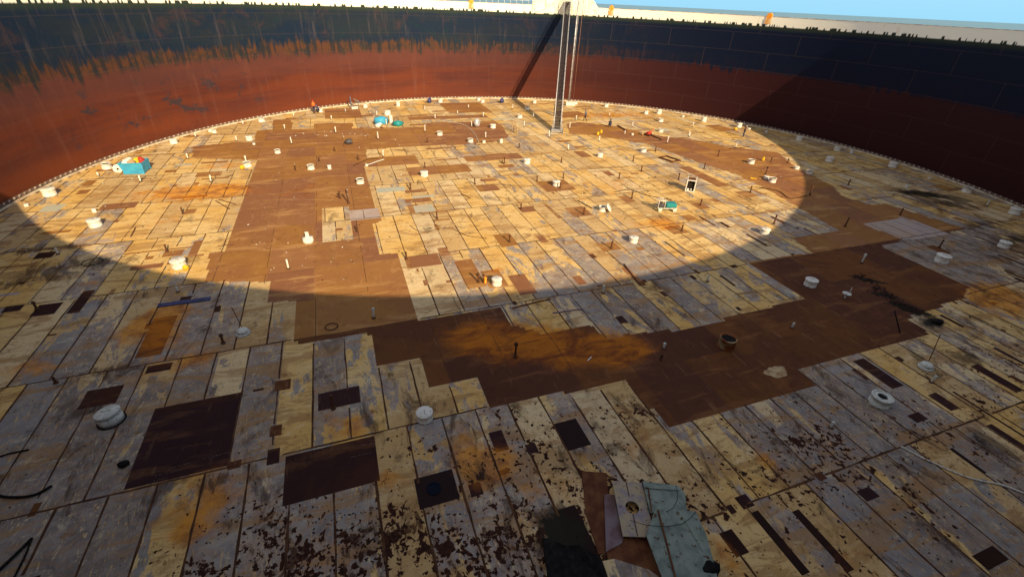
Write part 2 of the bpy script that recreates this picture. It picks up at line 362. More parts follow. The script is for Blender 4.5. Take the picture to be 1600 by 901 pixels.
# big brown ring: left and front
poly([(300,247),(301,229),(361,223),(360,222),(397,222),(400,204),(426,203),(427,187),(456,187),(456,202),(491,201),(491,193),(551,192),(551,201),(590,200),(635,199),(665,198),(667,192),(773,189),(784,196),(795,214),(770,222),(692,227),(640,229),(572,234),(573,247),
      (570,255),(575,285),(585,317),(591,332),(594,345),(582,350),(592,396),(622,396),(637,450),(654,500),(782,480),(797,507),(845,520),(922,507),(950,530),(980,522),(1057,515),(1085,510),(1137,497),(1255,466),(1170,410),
      (1200,404),(1270,395),(1237,372),(1310,360),(1250,325),(1200,297),(1150,272),(1095,255),(1012,225),(930,212),(890,208),(885,194),(905,191),(960,197),(1035,213),(1100,221),(1130,228),(1215,238),(1245,262),(1300,290),(1317,307),(1360,320),(1380,317),(1507,357),(1482,364),(1412,339),(1350,350),(1412,375),(1377,385),(1512,447),(1507,465),(1417,497),(1452,520),(1245,575),(1275,602),(1200,625),(1042,665),(975,592),(800,631),(765,637),(745,592),(670,605),(657,560),(587,570),(580,521),(460,536),(461,470),(421,472),(425,440),(322,440),(327,395),(350,393),(375,330),(395,267),(402,250)], BR, snap=False)
rect((504,379),(545,322), PA); rect((547,345),(591,325), GP)
BRR = [((508,186),(561,169)),((640,188),(757,179)),((703,177),(748,160)),((880,184),(903,174)),
 ((575,261),(648,242)),((730,253),(809,239)),((640,275),(728,256)),((682,251),(715,247)),((818,241),(862,239)),
 ((777,258),(805,261)),((742,290),(782,297)),((748,280),(777,282)),((673,330),(709,326)),((677,346),(702,341)),((634,302),(666,295)),((634,318),(672,308)),
 ((808,324),(838,330)),((849,319),(876,341)),((837,369),(858,378)),((836,284),(901,296)),((882,325),(927,336)),((930,381),(972,389)),
 ((1037,355),(1077,363)),((1078,318),(1111,325)),((965,307),(994,315)),((1147,300),(1186,306)),((1063,337),(1091,343)),((895,237),(926,245)),((1059,261),(1140,290)),
 ((793,431),(840,457)),((709,408),(761,447)),((750,424),(795,446)),((637,420),(683,395)),((683,388),(704,398)),((740,391),(765,387)),((770,367),(811,383)),
 ((152,329),(218,315)),((117,304),(143,296)),((126,291),(153,281)),((304,277),(348,268)),((286,335),(308,326)),((252,402),(289,389)),((292,402),(318,375)),((192,398),(300,385)),
 ((1455,290),(1500,297)),((1446,385),(1488,395)),((1345,262),(1377,272)),((1307,290),(1333,296)),((1487,340),(1512,345)),((641,333),(652,319)),((980,417),(1001,447)),((993,387),(1008,390)),
 ((975,215),(1010,222)),((1100,196),(1150,204)),((975,310),(985,314)),((893,432),(918,443)),((897,376),(905,380)),((650,420),(655,424)),((660,438),(670,445)),((698,442),(705,437)),((1255,300),(1262,303)),((1040,310),(1052,315)),((1108,311),(1128,315)),((1176,345),(1186,350)),((861,300),(868,303)),((940,268),(962,274)),((1170,293),(1190,304)),((1110,335),(1120,338)),((1215,337),(1230,343)),((872,336),(880,341)),((835,455),(880,448))]
for a, b in BRR: rect(a, b, BR)
# blotches and small squares in the lit part of the deck
DKR = [((441,791),(585,680)),((193,765),(378,612)),((731,757),(756,771)),((416,727),(438,698)),((497,642),(561,602)),((763,676),(796,701)),
 ((45,495),(100,471)),((103,490),(150,452)),((226,584),(272,565)),((120,640),(196,600)),((1332,564),(1412,602)),((1330,577),(1360,592)),((1449,617),(1500,637)),((1417,649),(1452,655)),
 ((1516,572),(1600,609)),((1487,612),(1640,705)),((1147,777),(1180,789)),((1338,767),(1375,775)),((50,405),(90,392)),((0,489),(40,475)),((908,735),(950,822)),((395,612),(412,606)),((1540,665),(1640,720)),
 ((280,470),(300,462)),((1120,540),(1124,544)),((1530,602),(1570,626)),((24,445),(40,440)),((1580,600),(1640,632)),((386,650),(410,645)),((1148,480),(1160,484)),((1030,456),(1045,462))]
for a, b in DKR: rect(a, b, DK)
for a, b in [((1237,799),(1335,889)),((1172,801),(1266,893)),((1483,701),(1542,738)),((1518,868),(1577,873)),((1123,833),(1171,862)),((866,798),(940,873)),((656,796),(706,732)),((865,662),(924,694))]: rect(a, b, BK)
rect((210,560),(278,492), MD); rect((849,325),(897,371), GP); rect((650,333),(675,319), TL)
poly([(1000,447),(1040,440)][:0] or [(1350,350),(1412,339),(1482,364),(1440,372),(1412,375)], GP, False)
rect((590,301),(632,291), TL); rect((645,310),(678,304), TL); rect((58,332),(105,318), TL)
def inside(P, X, Y):
    r = np.zeros(X.shape, bool); n = len(P)
    for i in range(n):
        x0, y0 = P[i]; x1, y1 = P[(i+1) % n]
        if y0 == y1: continue
        c = ((y0 > Y) != (y1 > Y)) & (X < (x1-x0)*(Y-y0)/(y1-y0)+x0); r ^= c
    return r
xs = set(); ys = set()
def addl(st, v, tol=.035):
    for w in st:
        if abs(w-v) < tol: return w
    st.add(v)
for P, s in PATCH:
    if len(P) == 4 and abs(P[0][1]-P[1][1]) < 1e-6:
        addl(xs, P[0][0]); addl(xs, P[1][0]); addl(ys, P[0][1]); addl(ys, P[2][1])
x = -15.75 - DX*20
while x < 45.4:
    addl(xs, x); x += DX
y = ROW0 - DR*2
while y < 45.4: addl(ys, y); y += DR
def fill(st, step):
    a = sorted(st); out = []
    a = [v for v in a if -45.2 < v < 45.2]; a = [-45.2]+a+[45.2]
    for p, q in zip(a, a[1:]):
        k = max(1, math.ceil((q-p)/step)); out += [p+(q-p)*j/k for j in range(k)]
    return np.array(out+[45.2])
GX = fill(xs, .3); GY = fill(ys, .3)
CX, CY = np.meshgrid((GX[1:]+GX[:-1])/2, (GY[1:]+GY[:-1])/2)
slot = np.zeros(CX.shape, int)
for P, s in PATCH: slot[inside(P, CX, CY)] = s
rp = random.Random(5)
def rpatch(x, y, w_, h_, s_):
    i0, i1 = np.searchsorted(GX, x), np.searchsorted(GX, x+w_); j0, j1 = np.searchsorted(GY, y), np.searchsorted(GY, y+h_)
    i1 = max(i1, i0+1); j1 = max(j1, j0+1); q = slot[j0:j1, i0:i1]; q[q == 0] = s_
for _ in range(150):     # worn strips, mostly far and left
    x = rp.uniform(-44, 30); y = rp.uniform(-12, 42)
    if x > -28 and y < 8 and rp.random() < .7: continue
    rpatch(x, y, rp.uniform(.6, 4.0), rp.uniform(.2, .9), rp.choice((BR, BR, BR, GP, TL)))
for _ in range(170):     # little squares welded over the joints
    k_ = rp.randint(-1, 7); x = (-15.75 if k_ % 2 == 0 else -15.75+DX/2) + DX*rp.randint(-18, 38) - .15; y = ROW0 + DR*k_ + rp.choice((-.2, rp.uniform(0, DR), DR/2))
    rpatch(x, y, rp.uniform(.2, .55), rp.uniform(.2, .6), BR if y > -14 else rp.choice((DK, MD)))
for _ in range(26):      # slots and strips at the right
    rpatch(rp.uniform(0, 30), rp.uniform(-32, -12), .25, rp.uniform(1.0, 3.2), rp.choice((DK, MD, DK)))
slot[(slot == BR) & (CY < ROW0+2*DR) & (CX > -24)] = MD  # near part of the brown ring takes the shade-darkened copy
keep = (CX**2 + CY**2) < 44.95**2
VX, VY = np.meshgrid(GX, GY); nx = len(GX)
rr = np.hypot(VX, VY); k = np.where(rr > R0, R0/np.maximum(rr, 1e-6), 1); VX2, VY2 = VX*k, VY*k
idx = np.arange(VX.size).reshape(VX.shape)
jj, ii = np.nonzero(keep)
quads = np.stack([idx[jj, ii], idx[jj, ii+1], idx[jj+1, ii+1], idx[jj+1, ii]], 1)
used = np.unique(quads); remap = -np.ones(VX.size, int); remap[used] = np.arange(len(used))
co = np.stack([VX2.ravel()[used], VY2.ravel()[used], np.zeros(len(used))], 1)
me = bpy.data.meshes.new('deck'); me.from_pydata(co.tolist(), [], remap[quads].tolist())
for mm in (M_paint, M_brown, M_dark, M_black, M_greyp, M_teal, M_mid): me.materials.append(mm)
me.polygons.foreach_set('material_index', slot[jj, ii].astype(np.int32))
# per plate random colour
cx, cy = CX[jj, ii], CY[jj, ii]; ky = np.floor((cy-ROW0)/DR).astype(int)
off = np.where(ky % 2 == 0, -15.75, -15.75+DX/2); kx = np.floor((cx-off)/DX).astype(int)
def h(a, b, s): v = np.sin(a*127.1+b*311.7+s*74.7)*43758.5453; return v-np.floor(v)
big = slot[jj, ii] > 0
kx2 = np.where(big, np.floor((cx-1.3)/2.95).astype(int)+500, kx); ky = np.where(big, np.floor((cy-ROW0)/3.68).astype(int)+90, ky)
pc = np.stack([h(kx2, ky, 1), h(kx2, ky, 2), h(kx2, ky, 3), np.ones(len(kx))], 1).astype(np.float32)
a = me.attributes.new('plate', 'FLOAT_COLOR', 'FACE'); a.data.foreach_set('color', pc.ravel())
# stains: orange, black, pits, grey
X, Y = co[:, 0], co[:, 1]; ST = np.zeros((len(X), 4)); 
def stain(ch, px, py, rx, ry, amp, rot=0):
    p = at(px, py); c, s = math.cos(rot), math.sin(rot); dx, dy = X-p.x, Y-p.y
    u, v = (dx*c+dy*s)/rx, (-dx*s+dy*c)/ry; ST[:, ch] += amp*np.exp(-(u*u+v*v))
for a_ in [(290,300,5.5,2.2,.85),(340,300,3,2,.5),(265,345,3,1.6,.5),(350,258,3.5,1.6,.6),(740,520,2.1,1.2,.95),(820,535,2.7,1.4,1.),(920,545,2.9,1.3,.95),(980,550,1.6,1,.7),
        (230,510,1.5,1.2,.9),(265,485,1.2,.9,1.),(250,535,1.3,1.2,.7),(40,575,1.3,.8,.7),(1550,470,2.2,2.,.8),(1570,455,1.8,1.5,.6),(775,720,.9,.9,.75),(1400,250,2,2,.3),(960,295,4,3,.4),(985,270,4,2.5,.35),(1040,350,1.6,1.2,.7),(775,422,.9,.7,.7),
        (880,270,3,3,.35),(985,350,5,3,.35),(700,345,1.5,1,.3),(330,760,1.5,1.6,.4),(300,830,.6,.5,.8),(325,780,1,.9,.4),(720,700,.8,1,.5),(560,665,.6,.9,.7),(520,660,.5,.8,.5),(925,180,8,3,.5),(1000,180,8,3,.4),(600,750,.6,.5,.6),(740,740,.7,1,.6),(1000,700,1,1.2,.4),(1130,860,.6,1,.5),(1330,880,1,1,.3),(1200,720,.6,.6,.5),(560,270,3,5,.3),(470,300,3,3,.45),(430,400,3,3,.3),(600,305,1,1,.2),(1210,195,4,2,.25),(660,180,4,2,.3),(310,560,.8,.8,.7),(255,572,1.2,.8,.4),(140,445,1.5,1,.4),(500,860,1,1.4,.3),(850,760,1,1.2,.35),(690,420,1.1,1,.25)]: stain(0, *a_)
for a_ in [(1450,305,4.0,1.2,.62,-.5),(1480,318,3,1,.5,-.5),(1430,300,2,.8,.3,-.5),(1385,462,1.0,.28,1.1,-.8),(1410,477,.9,.30,1.2,-.7),(1430,487,.9,.28,1.1,-.7),(1355,437,1.2,.3,1.,-.75),(1460,503,.8,.45,1.,0),(135,640,.8,.6,.5),(1540,690,.6,.8,.5),(880,830,.8,1,.9),(1510,560,1.2,.8,.4),(1590,375,3,1,.4),(1530,350,3,1,.4),(30,440,3,1,.45),(180,465,2,.7,.4),(150,410,3,.8,.5),(60,390,3,.7,.5),(175,580,1.4,.5,.4),(345,748,.35,.22,.6),(355,820,.3,.3,.5)]: stain(1, *a_)
# pitting grows towards the near rows and between the two long cross seams
y0 = (Y < -25.88) & (X > -23.6); 
ST[:, 2] = .05 + .92*np.exp(-((Y+33)/6.5)**2)*(1/(1+np.exp(-(X+27.6)*3))) + .25*(1/(1+np.exp((Y+24)*.8)))*(X > -27.6)
ST[:, 2] += .10*(1/(1+np.exp(-(X-2)*.35)))*(1/(1+np.exp((Y+15)*.35)))
for a_ in [(830,660,2.4,2.2,.35),(1250,700,1.0,3.,.25),(1390,760,.8,3.5,.3),(660,620,1.2,.8,.3),(700,650,2,1.4,.3),(120,640,2,1,.4),(1000,640,1.5,1.,.4),(1560,500,4,4,.2)]: stain(2, *a_)
ST[:, 2] -= .36*(1/(1+np.exp(-(X+10)*.6)))*(Y < -20)
ST[:, 2] = np.where((Y > -25.88) & (X < 8), np.minimum(ST[:, 2], .45), ST[:, 2])
ST[:, 3] = .42
for a_ in [(460,600,6,4,.33),(1000,470,6,5,.4),(1430,370,6,5,.35),(100,700,4,4,.45),(60,840,4,4,.55),(560,850,2.2,3,.3),(1450,800,5,7,.35),(1330,640,5,3,.25),(1560,850,4,4,.3),(900,330,12,9,-.05),(1550,400,8,5,.3),(900,690,3,2,.25),(110,560,4,3,.2)]: stain(3, *a_)
ST[:, 3] += -.20/(1+np.exp(-(Y+8)*.3))
ST[:, 1] += .16/(1+np.exp((Y+19)*.5)) + .10*np.exp(-((X-34)/14)**2)
ST[:, 0] += .10/(1+np.exp((Y+17)*.5))
ST[:, 3] -= .09*(X > -27)/(1+np.exp((Y+20)*.5))
ST = np.clip(ST, 0, 1.5).astype(np.float32)
# colour attributes carry red, green, blue only through SeparateColor: grey goes in alpha
a = me.attributes.new('stain', 'FLOAT_COLOR', 'POINT'); a.data.foreach_set('color', ST.ravel())
deck = bpy.data.objects.new('deck', me); COL.objects.link(deck); tag(deck, kind='structure')
# joint strips between plates, 4 mm proud
bm = bmesh.new()
def slot_at(x, y):
    i = np.searchsorted(GX, x)-1; j = np.searchsorted(GY, y)-1
    if 0 <= i < CX.shape[1] and 0 <= j < CX.shape[0]: return slot[j, i]
    return 0
def strip(a, b, w):
    d = (b-a); L_ = d.length; 
    n = max(1, int(L_/.55)); nrm = Vector((-d.y, d.x, 0)).normalized(); prev = None
    for i in range(n+1):
        p = a + d*i/n; ok = p.x**2+p.y**2 < 44.6**2
        mid = a + d*min(1, (i+.5)/n)
        bare = slot_at(mid.x, mid.y) in (1, 2, 3, 5, 6)
        j = random.uniform(-.012, .012); ww = w*random.uniform(.6, 1.35)
        v = (bm.verts.new(p+nrm*(ww+j)+Vector((0, 0, .004))), bm.verts.new(p-nrm*(ww-j)+Vector((0, 0, .004)))) if ok else None
        if prev and v and not pb: bm.faces.new((prev[0], prev[1], v[1], v[0]))
        prev = v; pb = bare
for k in range(-2, 11):
    yb = ROW0 + k*DR; a_ = Vector((-45, yb, 0)); strip(a_, Vector((45, yb, 0)), .040)
    xo = -15.75 if k % 2 == 0 else -15.75+DX/2
    for i in range(-22, 43):
        xx = xo + i*DX
        if abs(xx) > 45: continue
        if yb > 12 and random.random() < .35: continue
        strip(Vector((xx, yb+.04, 0)), Vector((xx, yb+DR-.04, 0)), .040 if yb < -30 else (.036 if yb < -15 else .030))
bw = []
def slot_in(v): return slot_at(v.x, v.y) in (1, 6)
def weld(a, b):
    n_ = max(1, int((b-a).length/.5)); d = (b-a)/n_; nr = Vector((-d.y, d.x, 0)).normalized()*.016
    for i in range(n_):
        p = a+d*i; q = p+d
        if p.x**2+p.y**2 < 44**2 and slot_in((p+q)/2) and random.random() < .8:
            z = Vector((0, 0, .004)); bm.faces.new([bm.verts.new(v+z) for v in (p+nr, p-nr, q-nr, q+nr)])
for i in range(-16, 16):
    x_ = 1.3+2.95*i
    for j in range(-2, 22):
        if random.random() < .6: weld(Vector((x_, ROW0+3.68*j, 0)), Vector((x_, ROW0+3.68*(j+1), 0)))
for j in range(-2, 22):
    for i in range(-16, 16):
        if random.random() < .5: weld(Vector((1.3+2.95*i, ROW0+3.68*j, 0)), Vector((1.3+2.95*(i+1), ROW0+3.68*j, 0)))
bmesh.ops.recalc_face_normals(bm, faces=bm.faces[:])
for f in bm.faces:
    if f.normal.z < 0: f.normal_flip()
sm = obj('plate_seams', bm, M_seam, parent=deck)
# ------------------------------------------------------------------ rim curb, seal and shell
def ring(bm, prof, n=360, a0=0, a1=2*math.pi, uvl=None, mi=0, close=True):
    rows = []
    cnt = n if close else n+1
    for i in range(cnt):
        t = a0 + (a1-a0)*i/n; c, s = math.cos(t), math.sin(t)
        rows.append([bm.verts.new((r*c, r*s, z)) for r, z in prof])
    for i in range(n):
        A, B = rows[i], rows[(i+1) % cnt]
        for j in range(len(prof)-1):
            f = bm.faces.new((A[j], B[j], B[j+1], A[j+1])); f.material_index = mi; f.smooth = False
            if uvl:
                ta = a0+(a1-a0)*i/n; tb = a0+(a1-a0)*(i+1)/n
                for lp, (tt, zz) in zip(f.loops, ((ta, prof[j][1]), (tb, prof[j][1]), (tb, prof[j+1][1]), (ta, prof[j+1][1]))): lp[uvl].uv = ((tt if tt < 4.5 else tt-2*math.pi)*45, zz)
tank = empty('tank_wall', (0, 0, 0), label='tall curved steel tank shell stained black above and rust red below, white along its top edge', cat='tank wall')
bm = bmesh.new(); uvl = bm.loops.layers.uv.new('UVMap')
ring(bm, [(RW, z) for z in (-6, 0, 3, 6, 9, 12, ZT)], 720, uvl=uvl)
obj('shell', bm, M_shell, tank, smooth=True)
bm = bmesh.new(); ring(bm, [(RW+.03, ZT-.01), (RW+.03, -6)], 360); obj('outer_shell', bm, M_cream, tank, smooth=True)
bm = bmesh.new(); ring(bm, [(RW-.02, ZT), (RW-.02, ZT+.05), (RW+.10, ZT+.05), (RW+.10, ZT-.03), (RW-.02, ZT)], 360)
obj('top_angle', bm, simple('rust_edged_cream_paint', (.62, .56, .42), (.30, .15, .07), .6, 1.1), tank)
bm = bmesh.new(); ring(bm, [(RW+.1, ZT-.9), (RW+1.1, ZT-.9), (RW+1.1, ZT-.8), (RW+.1, ZT-.8)], 240); obj('wind_girder', bm, M_cream, tank)
bm = bmesh.new()
ring(bm, [(R0-.02, 0), (R0-.02, .16), (R0+.05, .16)], 360, mi=0)
obj('rim_curb', bm, [simple('pale_rim_paint', (.66, .58, .44), (.45, .34, .22), .6, 1.5)], parent=deck)
bm = bmesh.new(); ring(bm, [(R0+.05, .15), (R0+.16, -.02), (R0+.25, .10), (RW+.02, .34)], 360)
for i in range(470):
    t = 2*math.pi*(i+.5)/470; c, s = math.cos(t), math.sin(t)
    box(bm, ((RW-.12)*c, (RW-.12)*s, .26), (.04, .17, .16), Matrix.Rotation(t, 3, 'Z'), mi=1)
sealo = obj('rim_seal', bm, [M_gap, simple('seal_shoe_tips', (.50, .42, .36), (.35, .27, .22), .7, 2)])
tag(sealo, 'dark rim seal with pale metal tabs running round the deck at the wall foot', 'seal')
# white platform panel at the head of the ladder
def angof(px, py): p = wall_at(px, py); return math.atan2(p.y, p.x)
aR = angof(935, 12); aL = angof(832, 5)
M_bat = simple('rust_streaked_joint', (.45, .36, .22), (.3, .14, .05), .7, 2)
pf = empty('gauger_platform', (0, 0, 0), label='white sheet clad platform standing above the tank rim at the ladder head', cat='platform')
bm = bmesh.new(); n = 30; V = []
for i in range(n+1):
    t = aL + (aR-aL)*i/n; zt = ZT+2.1 - max(0, 1-(n-i)/5.)*2.1
    V.append([bm.verts.new((r*math.cos(t), r*math.sin(t), z)) for r, z in ((RW-.05, ZB+.12), (RW-.05, zt), (RW-.01, zt), (RW-.01, ZB+.12))])
for A, B in zip(V, V[1:]):
    for j in range(4): bm.faces.new((A[j], B[j], B[(j+1) % 4], A[(j+1) % 4]))
bm.faces.new(V[0]); bm.faces.new(V[-1][::-1]); bmesh.ops.recalc_face_normals(bm, faces=bm.faces[:])
obj('cladding_panel', bm, M_cream, pf)
for i in (0, 6, 12, 18, 24):
    bm = bmesh.new()
    t = aL + (aR-aL)*i/n; r = RW-.07; tube(bm, (r*math.cos(t), r*math.sin(t), ZB+.15), (r*math.cos(t), r*math.sin(t), ZT+2.05), .018, 5)
    obj('panel_batten', bm, M_bat, pf)
bm = bmesh.new(); ring(bm, [(RW+.15, ZT+.85), (RW+1.6, ZT+.85), (RW+1.6, ZT+.95), (RW+.15, ZT+.95), (RW+.15, ZT+.85)], 20, aR+.03, aL-.03, close=False)
obj('platform_floor', bm, M_galv, pf)
# rim handrail, left of the platform
hr = empty('rim_handrail', (0, 0, 0), label='thin white handrail standing on the tank rim just left of the white platform', cat='handrail')
for i in range(9):
    t = aL + .012 + i*.022; bm = bmesh.new(); r = RW+.9; tube(bm, (r*math.cos(t), r*math.sin(t), ZT-.8), (r*math.cos(t), r*math.sin(t), ZT+1.05), .028, 6); obj('post', bm, M_white, hr)
bm = bmesh.new()
for z in (ZT+.55, ZT+1.05):
    pathtube(bm, [((RW+.9)*math.cos(aL+.012+i*.022), (RW+.9)*math.sin(aL+.012+i*.022), z) for i in range(9)], .028, 6)
obj('rail', bm, M_white, hr)
# foam pourers
for px, py, lab in ((956, 10, 'orange domed foam pourer on the rim just right of the white platform'), (1203, 24, 'orange domed foam pourer on the far right stretch of the rim'), (736, 5, 'orange domed foam pourer on the rim left of the white platform')):
    p = wall_at(px, py); t = math.atan2(p.y, p.x)
    e = empty('foam_pourer', (RW*math.cos(t), RW*math.sin(t), ZT), t, lab, 'foam pourer', 'orange foam pourers along the rim')
    bm = bmesh.new(); 
    pr = [(-.36, -.2), (-.36, .16), (-.26, .36), (-.10, .46), (.10, .46), (.26, .36), (.36, .16), (.36, -.2)]
    A = [bm.verts.new((.32, y, z)) for y, z in pr]; B = [bm.verts.new((-.10, y, z)) for y, z in pr]
    bm.faces.new(A); bm.faces.new(B[::-1])
    for i in range(len(pr)): bm.faces.new((A[i], B[i], B[(i+1) % 8], A[(i+1) % 8]))
    bmesh.ops.recalc_face_normals(bm, faces=bm.faces[:]); obj('hood', bm, M_org, e)
    bm = bmesh.new(); tube(bm, (.5, 0, -6), (.5, 0, .2), .08, 8); tube(bm, (.5, 0, .2), (.2, 0, .3), .08, 8); obj('riser_pipe', bm, M_redp, e)
    bm = bmesh.new(); box(bm, (-.12, 0, -.55), (.02, .8, .7)); obj('deflector_plate', bm, simple('rust_streaked_cream', (.70, .52, .30), (.62, .30, .08), .6, 2), e)
# ------------------------------------------------------------------ rolling ladder
bL = at(870, 206); tL = wall_at(887, 5, 45.0); tL.z = 15.35
lad = empty('rolling_ladder', bL, label='long steel rolling ladder sloping from the white platform down to the deck', cat='ladder')
top = tL - bL; top.z = 15.35; hd = Vector((top.x, top.y, 0)).normalized(); sd_ = Vector((hd.y, -hd.x, 0)); z0 = .45
foot = Vector((0, 0, z0)); W2 = .44
for sgn, mn in ((-1, 'stringer'), (1, 'stringer')):
    bm = bmesh.new(); a_ = foot + sd_*sgn*W2; b_ = top + sd_*sgn*W2
    d = (b_-a_).normalized(); up = Vector((0, 0, 1)); up = (up - d*up.dot(d)).normalized()
    q = Matrix((sd_, up, d)).transposed()
    box(bm, (a_+b_)/2, (.07, .28, (b_-a_).length), q); obj(mn, bm, M_galv, lad)
for sgn in (-1, 1):
    bm = bmesh.new(); a_ = foot + sd_*sgn*(W2+.05); b_ = top + sd_*sgn*(W2+.05)
    for hh in (.55, 1.0): tube(bm, a_+Vector((0, 0, hh)), b_+Vector((0, 0, hh)), .045, 6)
    for i in range(21):
        p = a_.lerp(b_, i/20); tube(bm, p, p+Vector((0, 0, 1.0)), .025, 5)
    obj('handrail', bm, M_galv, lad)
NTD = 99
bm = bmesh.new(); box(bm, (0, 0, 0), (2*W2-.06, .36, .04), Matrix.Rotation(math.atan2(sd_.y, sd_.x), 3, 'Z')); box(bm, (0, 0, -.06), (2*W2-.06, .05, .10), Matrix.Rotation(math.atan2(sd_.y, sd_.x), 3, 'Z'))
tr0 = obj('tread', bm, M_ladr, lad)
for i in range(NTD):
    t_ = tr0 if i == 0 else tr0.copy()
    if i: COL.objects.link(t_); t_.parent = lad
    t_.location = foot.lerp(top, (i+.5)/NTD)
bm = bmesh.new()
rot = Matrix.Rotation(math.atan2(hd.y, hd.x), 3, 'Z')
for sgn in (-1, 1):
    box(bm, sd_*sgn*.72 + Vector((0, 0, .22)), (1.7, .08, .10), rot)
box(bm, hd*.8 + Vector((0, 0, .22)), (.08, 1.5, .10), rot); box(bm, -hd*.8 + Vector((0, 0, .22)), (.08, 1.5, .10), rot)
for sgn in (-1, 1): tube(bm, sd_*sgn*.72 + hd*.7 + Vector((0, 0, .22)), sd_*sgn*.6 + hd*.7 + Vector((0, 0, 1.5)), .035, 6); tube(bm, sd_*sgn*.72 - hd*.7 + Vector((0, 0, .22)), sd_*sgn*.6 + hd*.3 + Vector((0, 0, 1.35)), .035, 6)
for i in range(5): box(bm, hd*(-.5+.3*i) + Vector((0, 0, .30)), (.16, 1.35, .04), rot)
obj('carriage', bm, M_galv, lad)
bm = bmesh.new(); tube(bm, (0, -.03, 0), (0, .03, 0), .17, 16); tube(bm, (0, -.06, 0), (0, .06, 0), .05, 10)
w0 = obj('wheel', bm, M_ladr, lad)
for i, (s1, s2) in enumerate(((-1, -1), (-1, 1), (1, -1), (1, 1))):
    w_ = w0 if i == 0 else w0.copy()
    if i: COL.objects.link(w_); w_.parent = lad
    w_.location = sd_*s1*.80 + hd*s2*.7 + Vector((0, 0, .22)); w_.rotation_euler.z = math.atan2(hd.y, hd.x)
# runway track for the ladder wheels
tk = empty('ladder_track', bL, label='pair of low steel rails on the deck under the foot of the ladder', cat='track')
for sgn in (-1, 1):
    bm = bmesh.new(); box(bm, sd_*sgn*.80 + hd*.6 + Vector((0, 0, .028)), (4.2, .10, .04), rot); obj('rail', bm, M_galv, tk)
bm = bmesh.new()
for i in range(6): box(bm, hd*(-1.2+.8*i) + Vector((0, 0, .0085)), (.08, 1.5, .009), rot)
obj('cross_tie', bm, M_whited, tk)
# gauge pole with its white well box
g = at(888, 163); gp = empty('gauge_pole', g, label='tall thin vertical gauge pipe rising beside the ladder from the deck edge', cat='pipe')
bm = bmesh.new(); tube(bm, (0, 0, 0), (0, 0, 16.5), .11, 10); obj('pipe', bm, M_galv, gp)
bm = bmesh.new(); tube(bm, (.2, -.1, 0), (.2, -.1, 16.5), .025, 6); obj('cable', bm, M_galv, gp)
g2 = at(895, 163.5); bm = bmesh.new(); tube(bm, (0, 0, 0), (0, 0, 16.5), .035, 8)
tag(obj('conduit_pipe', bm, simple('rusty_conduit', (.25, .12, .08), (.16, .07, .05), .6, 1), loc=g2), 'slim rusty conduit standing just right of the gauge pipe', 'pipe')
e = empty('well_box', at(888.5, 165), math.radians(-25), 'white steel well box at the deck edge right of the ladder', 'box')
bm = bmesh.new(); box(bm, (.3, 0, .3), (1.55, .7, .56), bev=.03); obj('housing', bm, M_white, e)
bm = bmesh.new(); box(bm, (.3, 0, .61), (1.65, .8, .05)); obj('lid', bm, M_white, e)
# ------------------------------------------------------------------ naming by neighbourhood
LM = [(205,262,'the blue skip'),(870,200,'the ladder foot'),(1080,288,'the white machine'),(1041,319,'the teal trolley'),(605,188,'the far heap of gear'),
 (525,370,'the pale plate inside the brown'),(290,300,'the orange rusty patch'),(287,472,'the blue plank'),(530,620,'the purple patch with a leg'),(300,690,'the big dark plate at lower left'),(515,735,'the dark plate at bottom centre'),
 (680,765,'the round black opening'),(1133,528,'the rusty open drum'),(1410,475,'the long black residue'),(1450,310,'the green-black stain'),(840,540,'the orange bloom on brown steel'),(1060,820,'the stack of teal sheets'),
 (1012,208,'the red machine'),(914,180,'the walking worker'),(942,325,'the drum with a leaning lid'),(1155,195,'the worker near the shade'),(492,170,'the worker in orange'),(680,262,'the long brown strip'),(810,245,'the second brown strip'),(1095,275,'the long brown rectangle'),
 (735,430,'the tall brown rectangle'),(762,290,'the brown parallelogram plate'),(868,288,'the brown plate with a drum'),(660,405,'the wide brown rectangle'),(1300,500,'the wide brown corner'),(1410,365,'the pale diamond plate'),(605,300,'the pale green sheets'),(80,325,'the far left green plate'),(70,485,'the left dark plates'),(1372,618,'the drum with a holed lid'),(380,517,'the left low vent')]
NAMED = []
def note(o, px, py, head): NAMED.append((o, px, py, head))
def finish_labels():
    groups = {}
    for o, px, py, head in NAMED:
        best = min(LM, key=lambda l: ((l[0]-px)**2 + (2.2*(l[1]-py))**2) if (abs(l[0]-px)+abs(l[1]-py)) > 5 else 1e9)
        dx, dy = px-best[0], 2.2*(py-best[1]); D = math.hypot(dx, dy)
        w = ('right of' if dx > 0 else 'left of') if abs(dx) > abs(dy) else ('in front of' if dy > 0 else 'beyond')
        near = 'close ' if D < 45 else ('well ' if D > 160 else '')
        groups.setdefault((head, near, w, best[2]), []).append((D, o))
    words = ['nearest', 'second nearest', 'third nearest', 'fourth nearest', 'fifth nearest', 'sixth nearest', 'seventh nearest', 'eighth nearest', 'ninth nearest', 'tenth nearest']
    for (head, near, w, lm), L_ in groups.items():
        L_.sort(key=lambda q: q[0])
        for i, (D, o) in enumerate(L_):
            o['label'] = f'{head} {near}{w} {lm}' + ('' if len(L_) == 1 else f', {words[min(i, 9)]}')
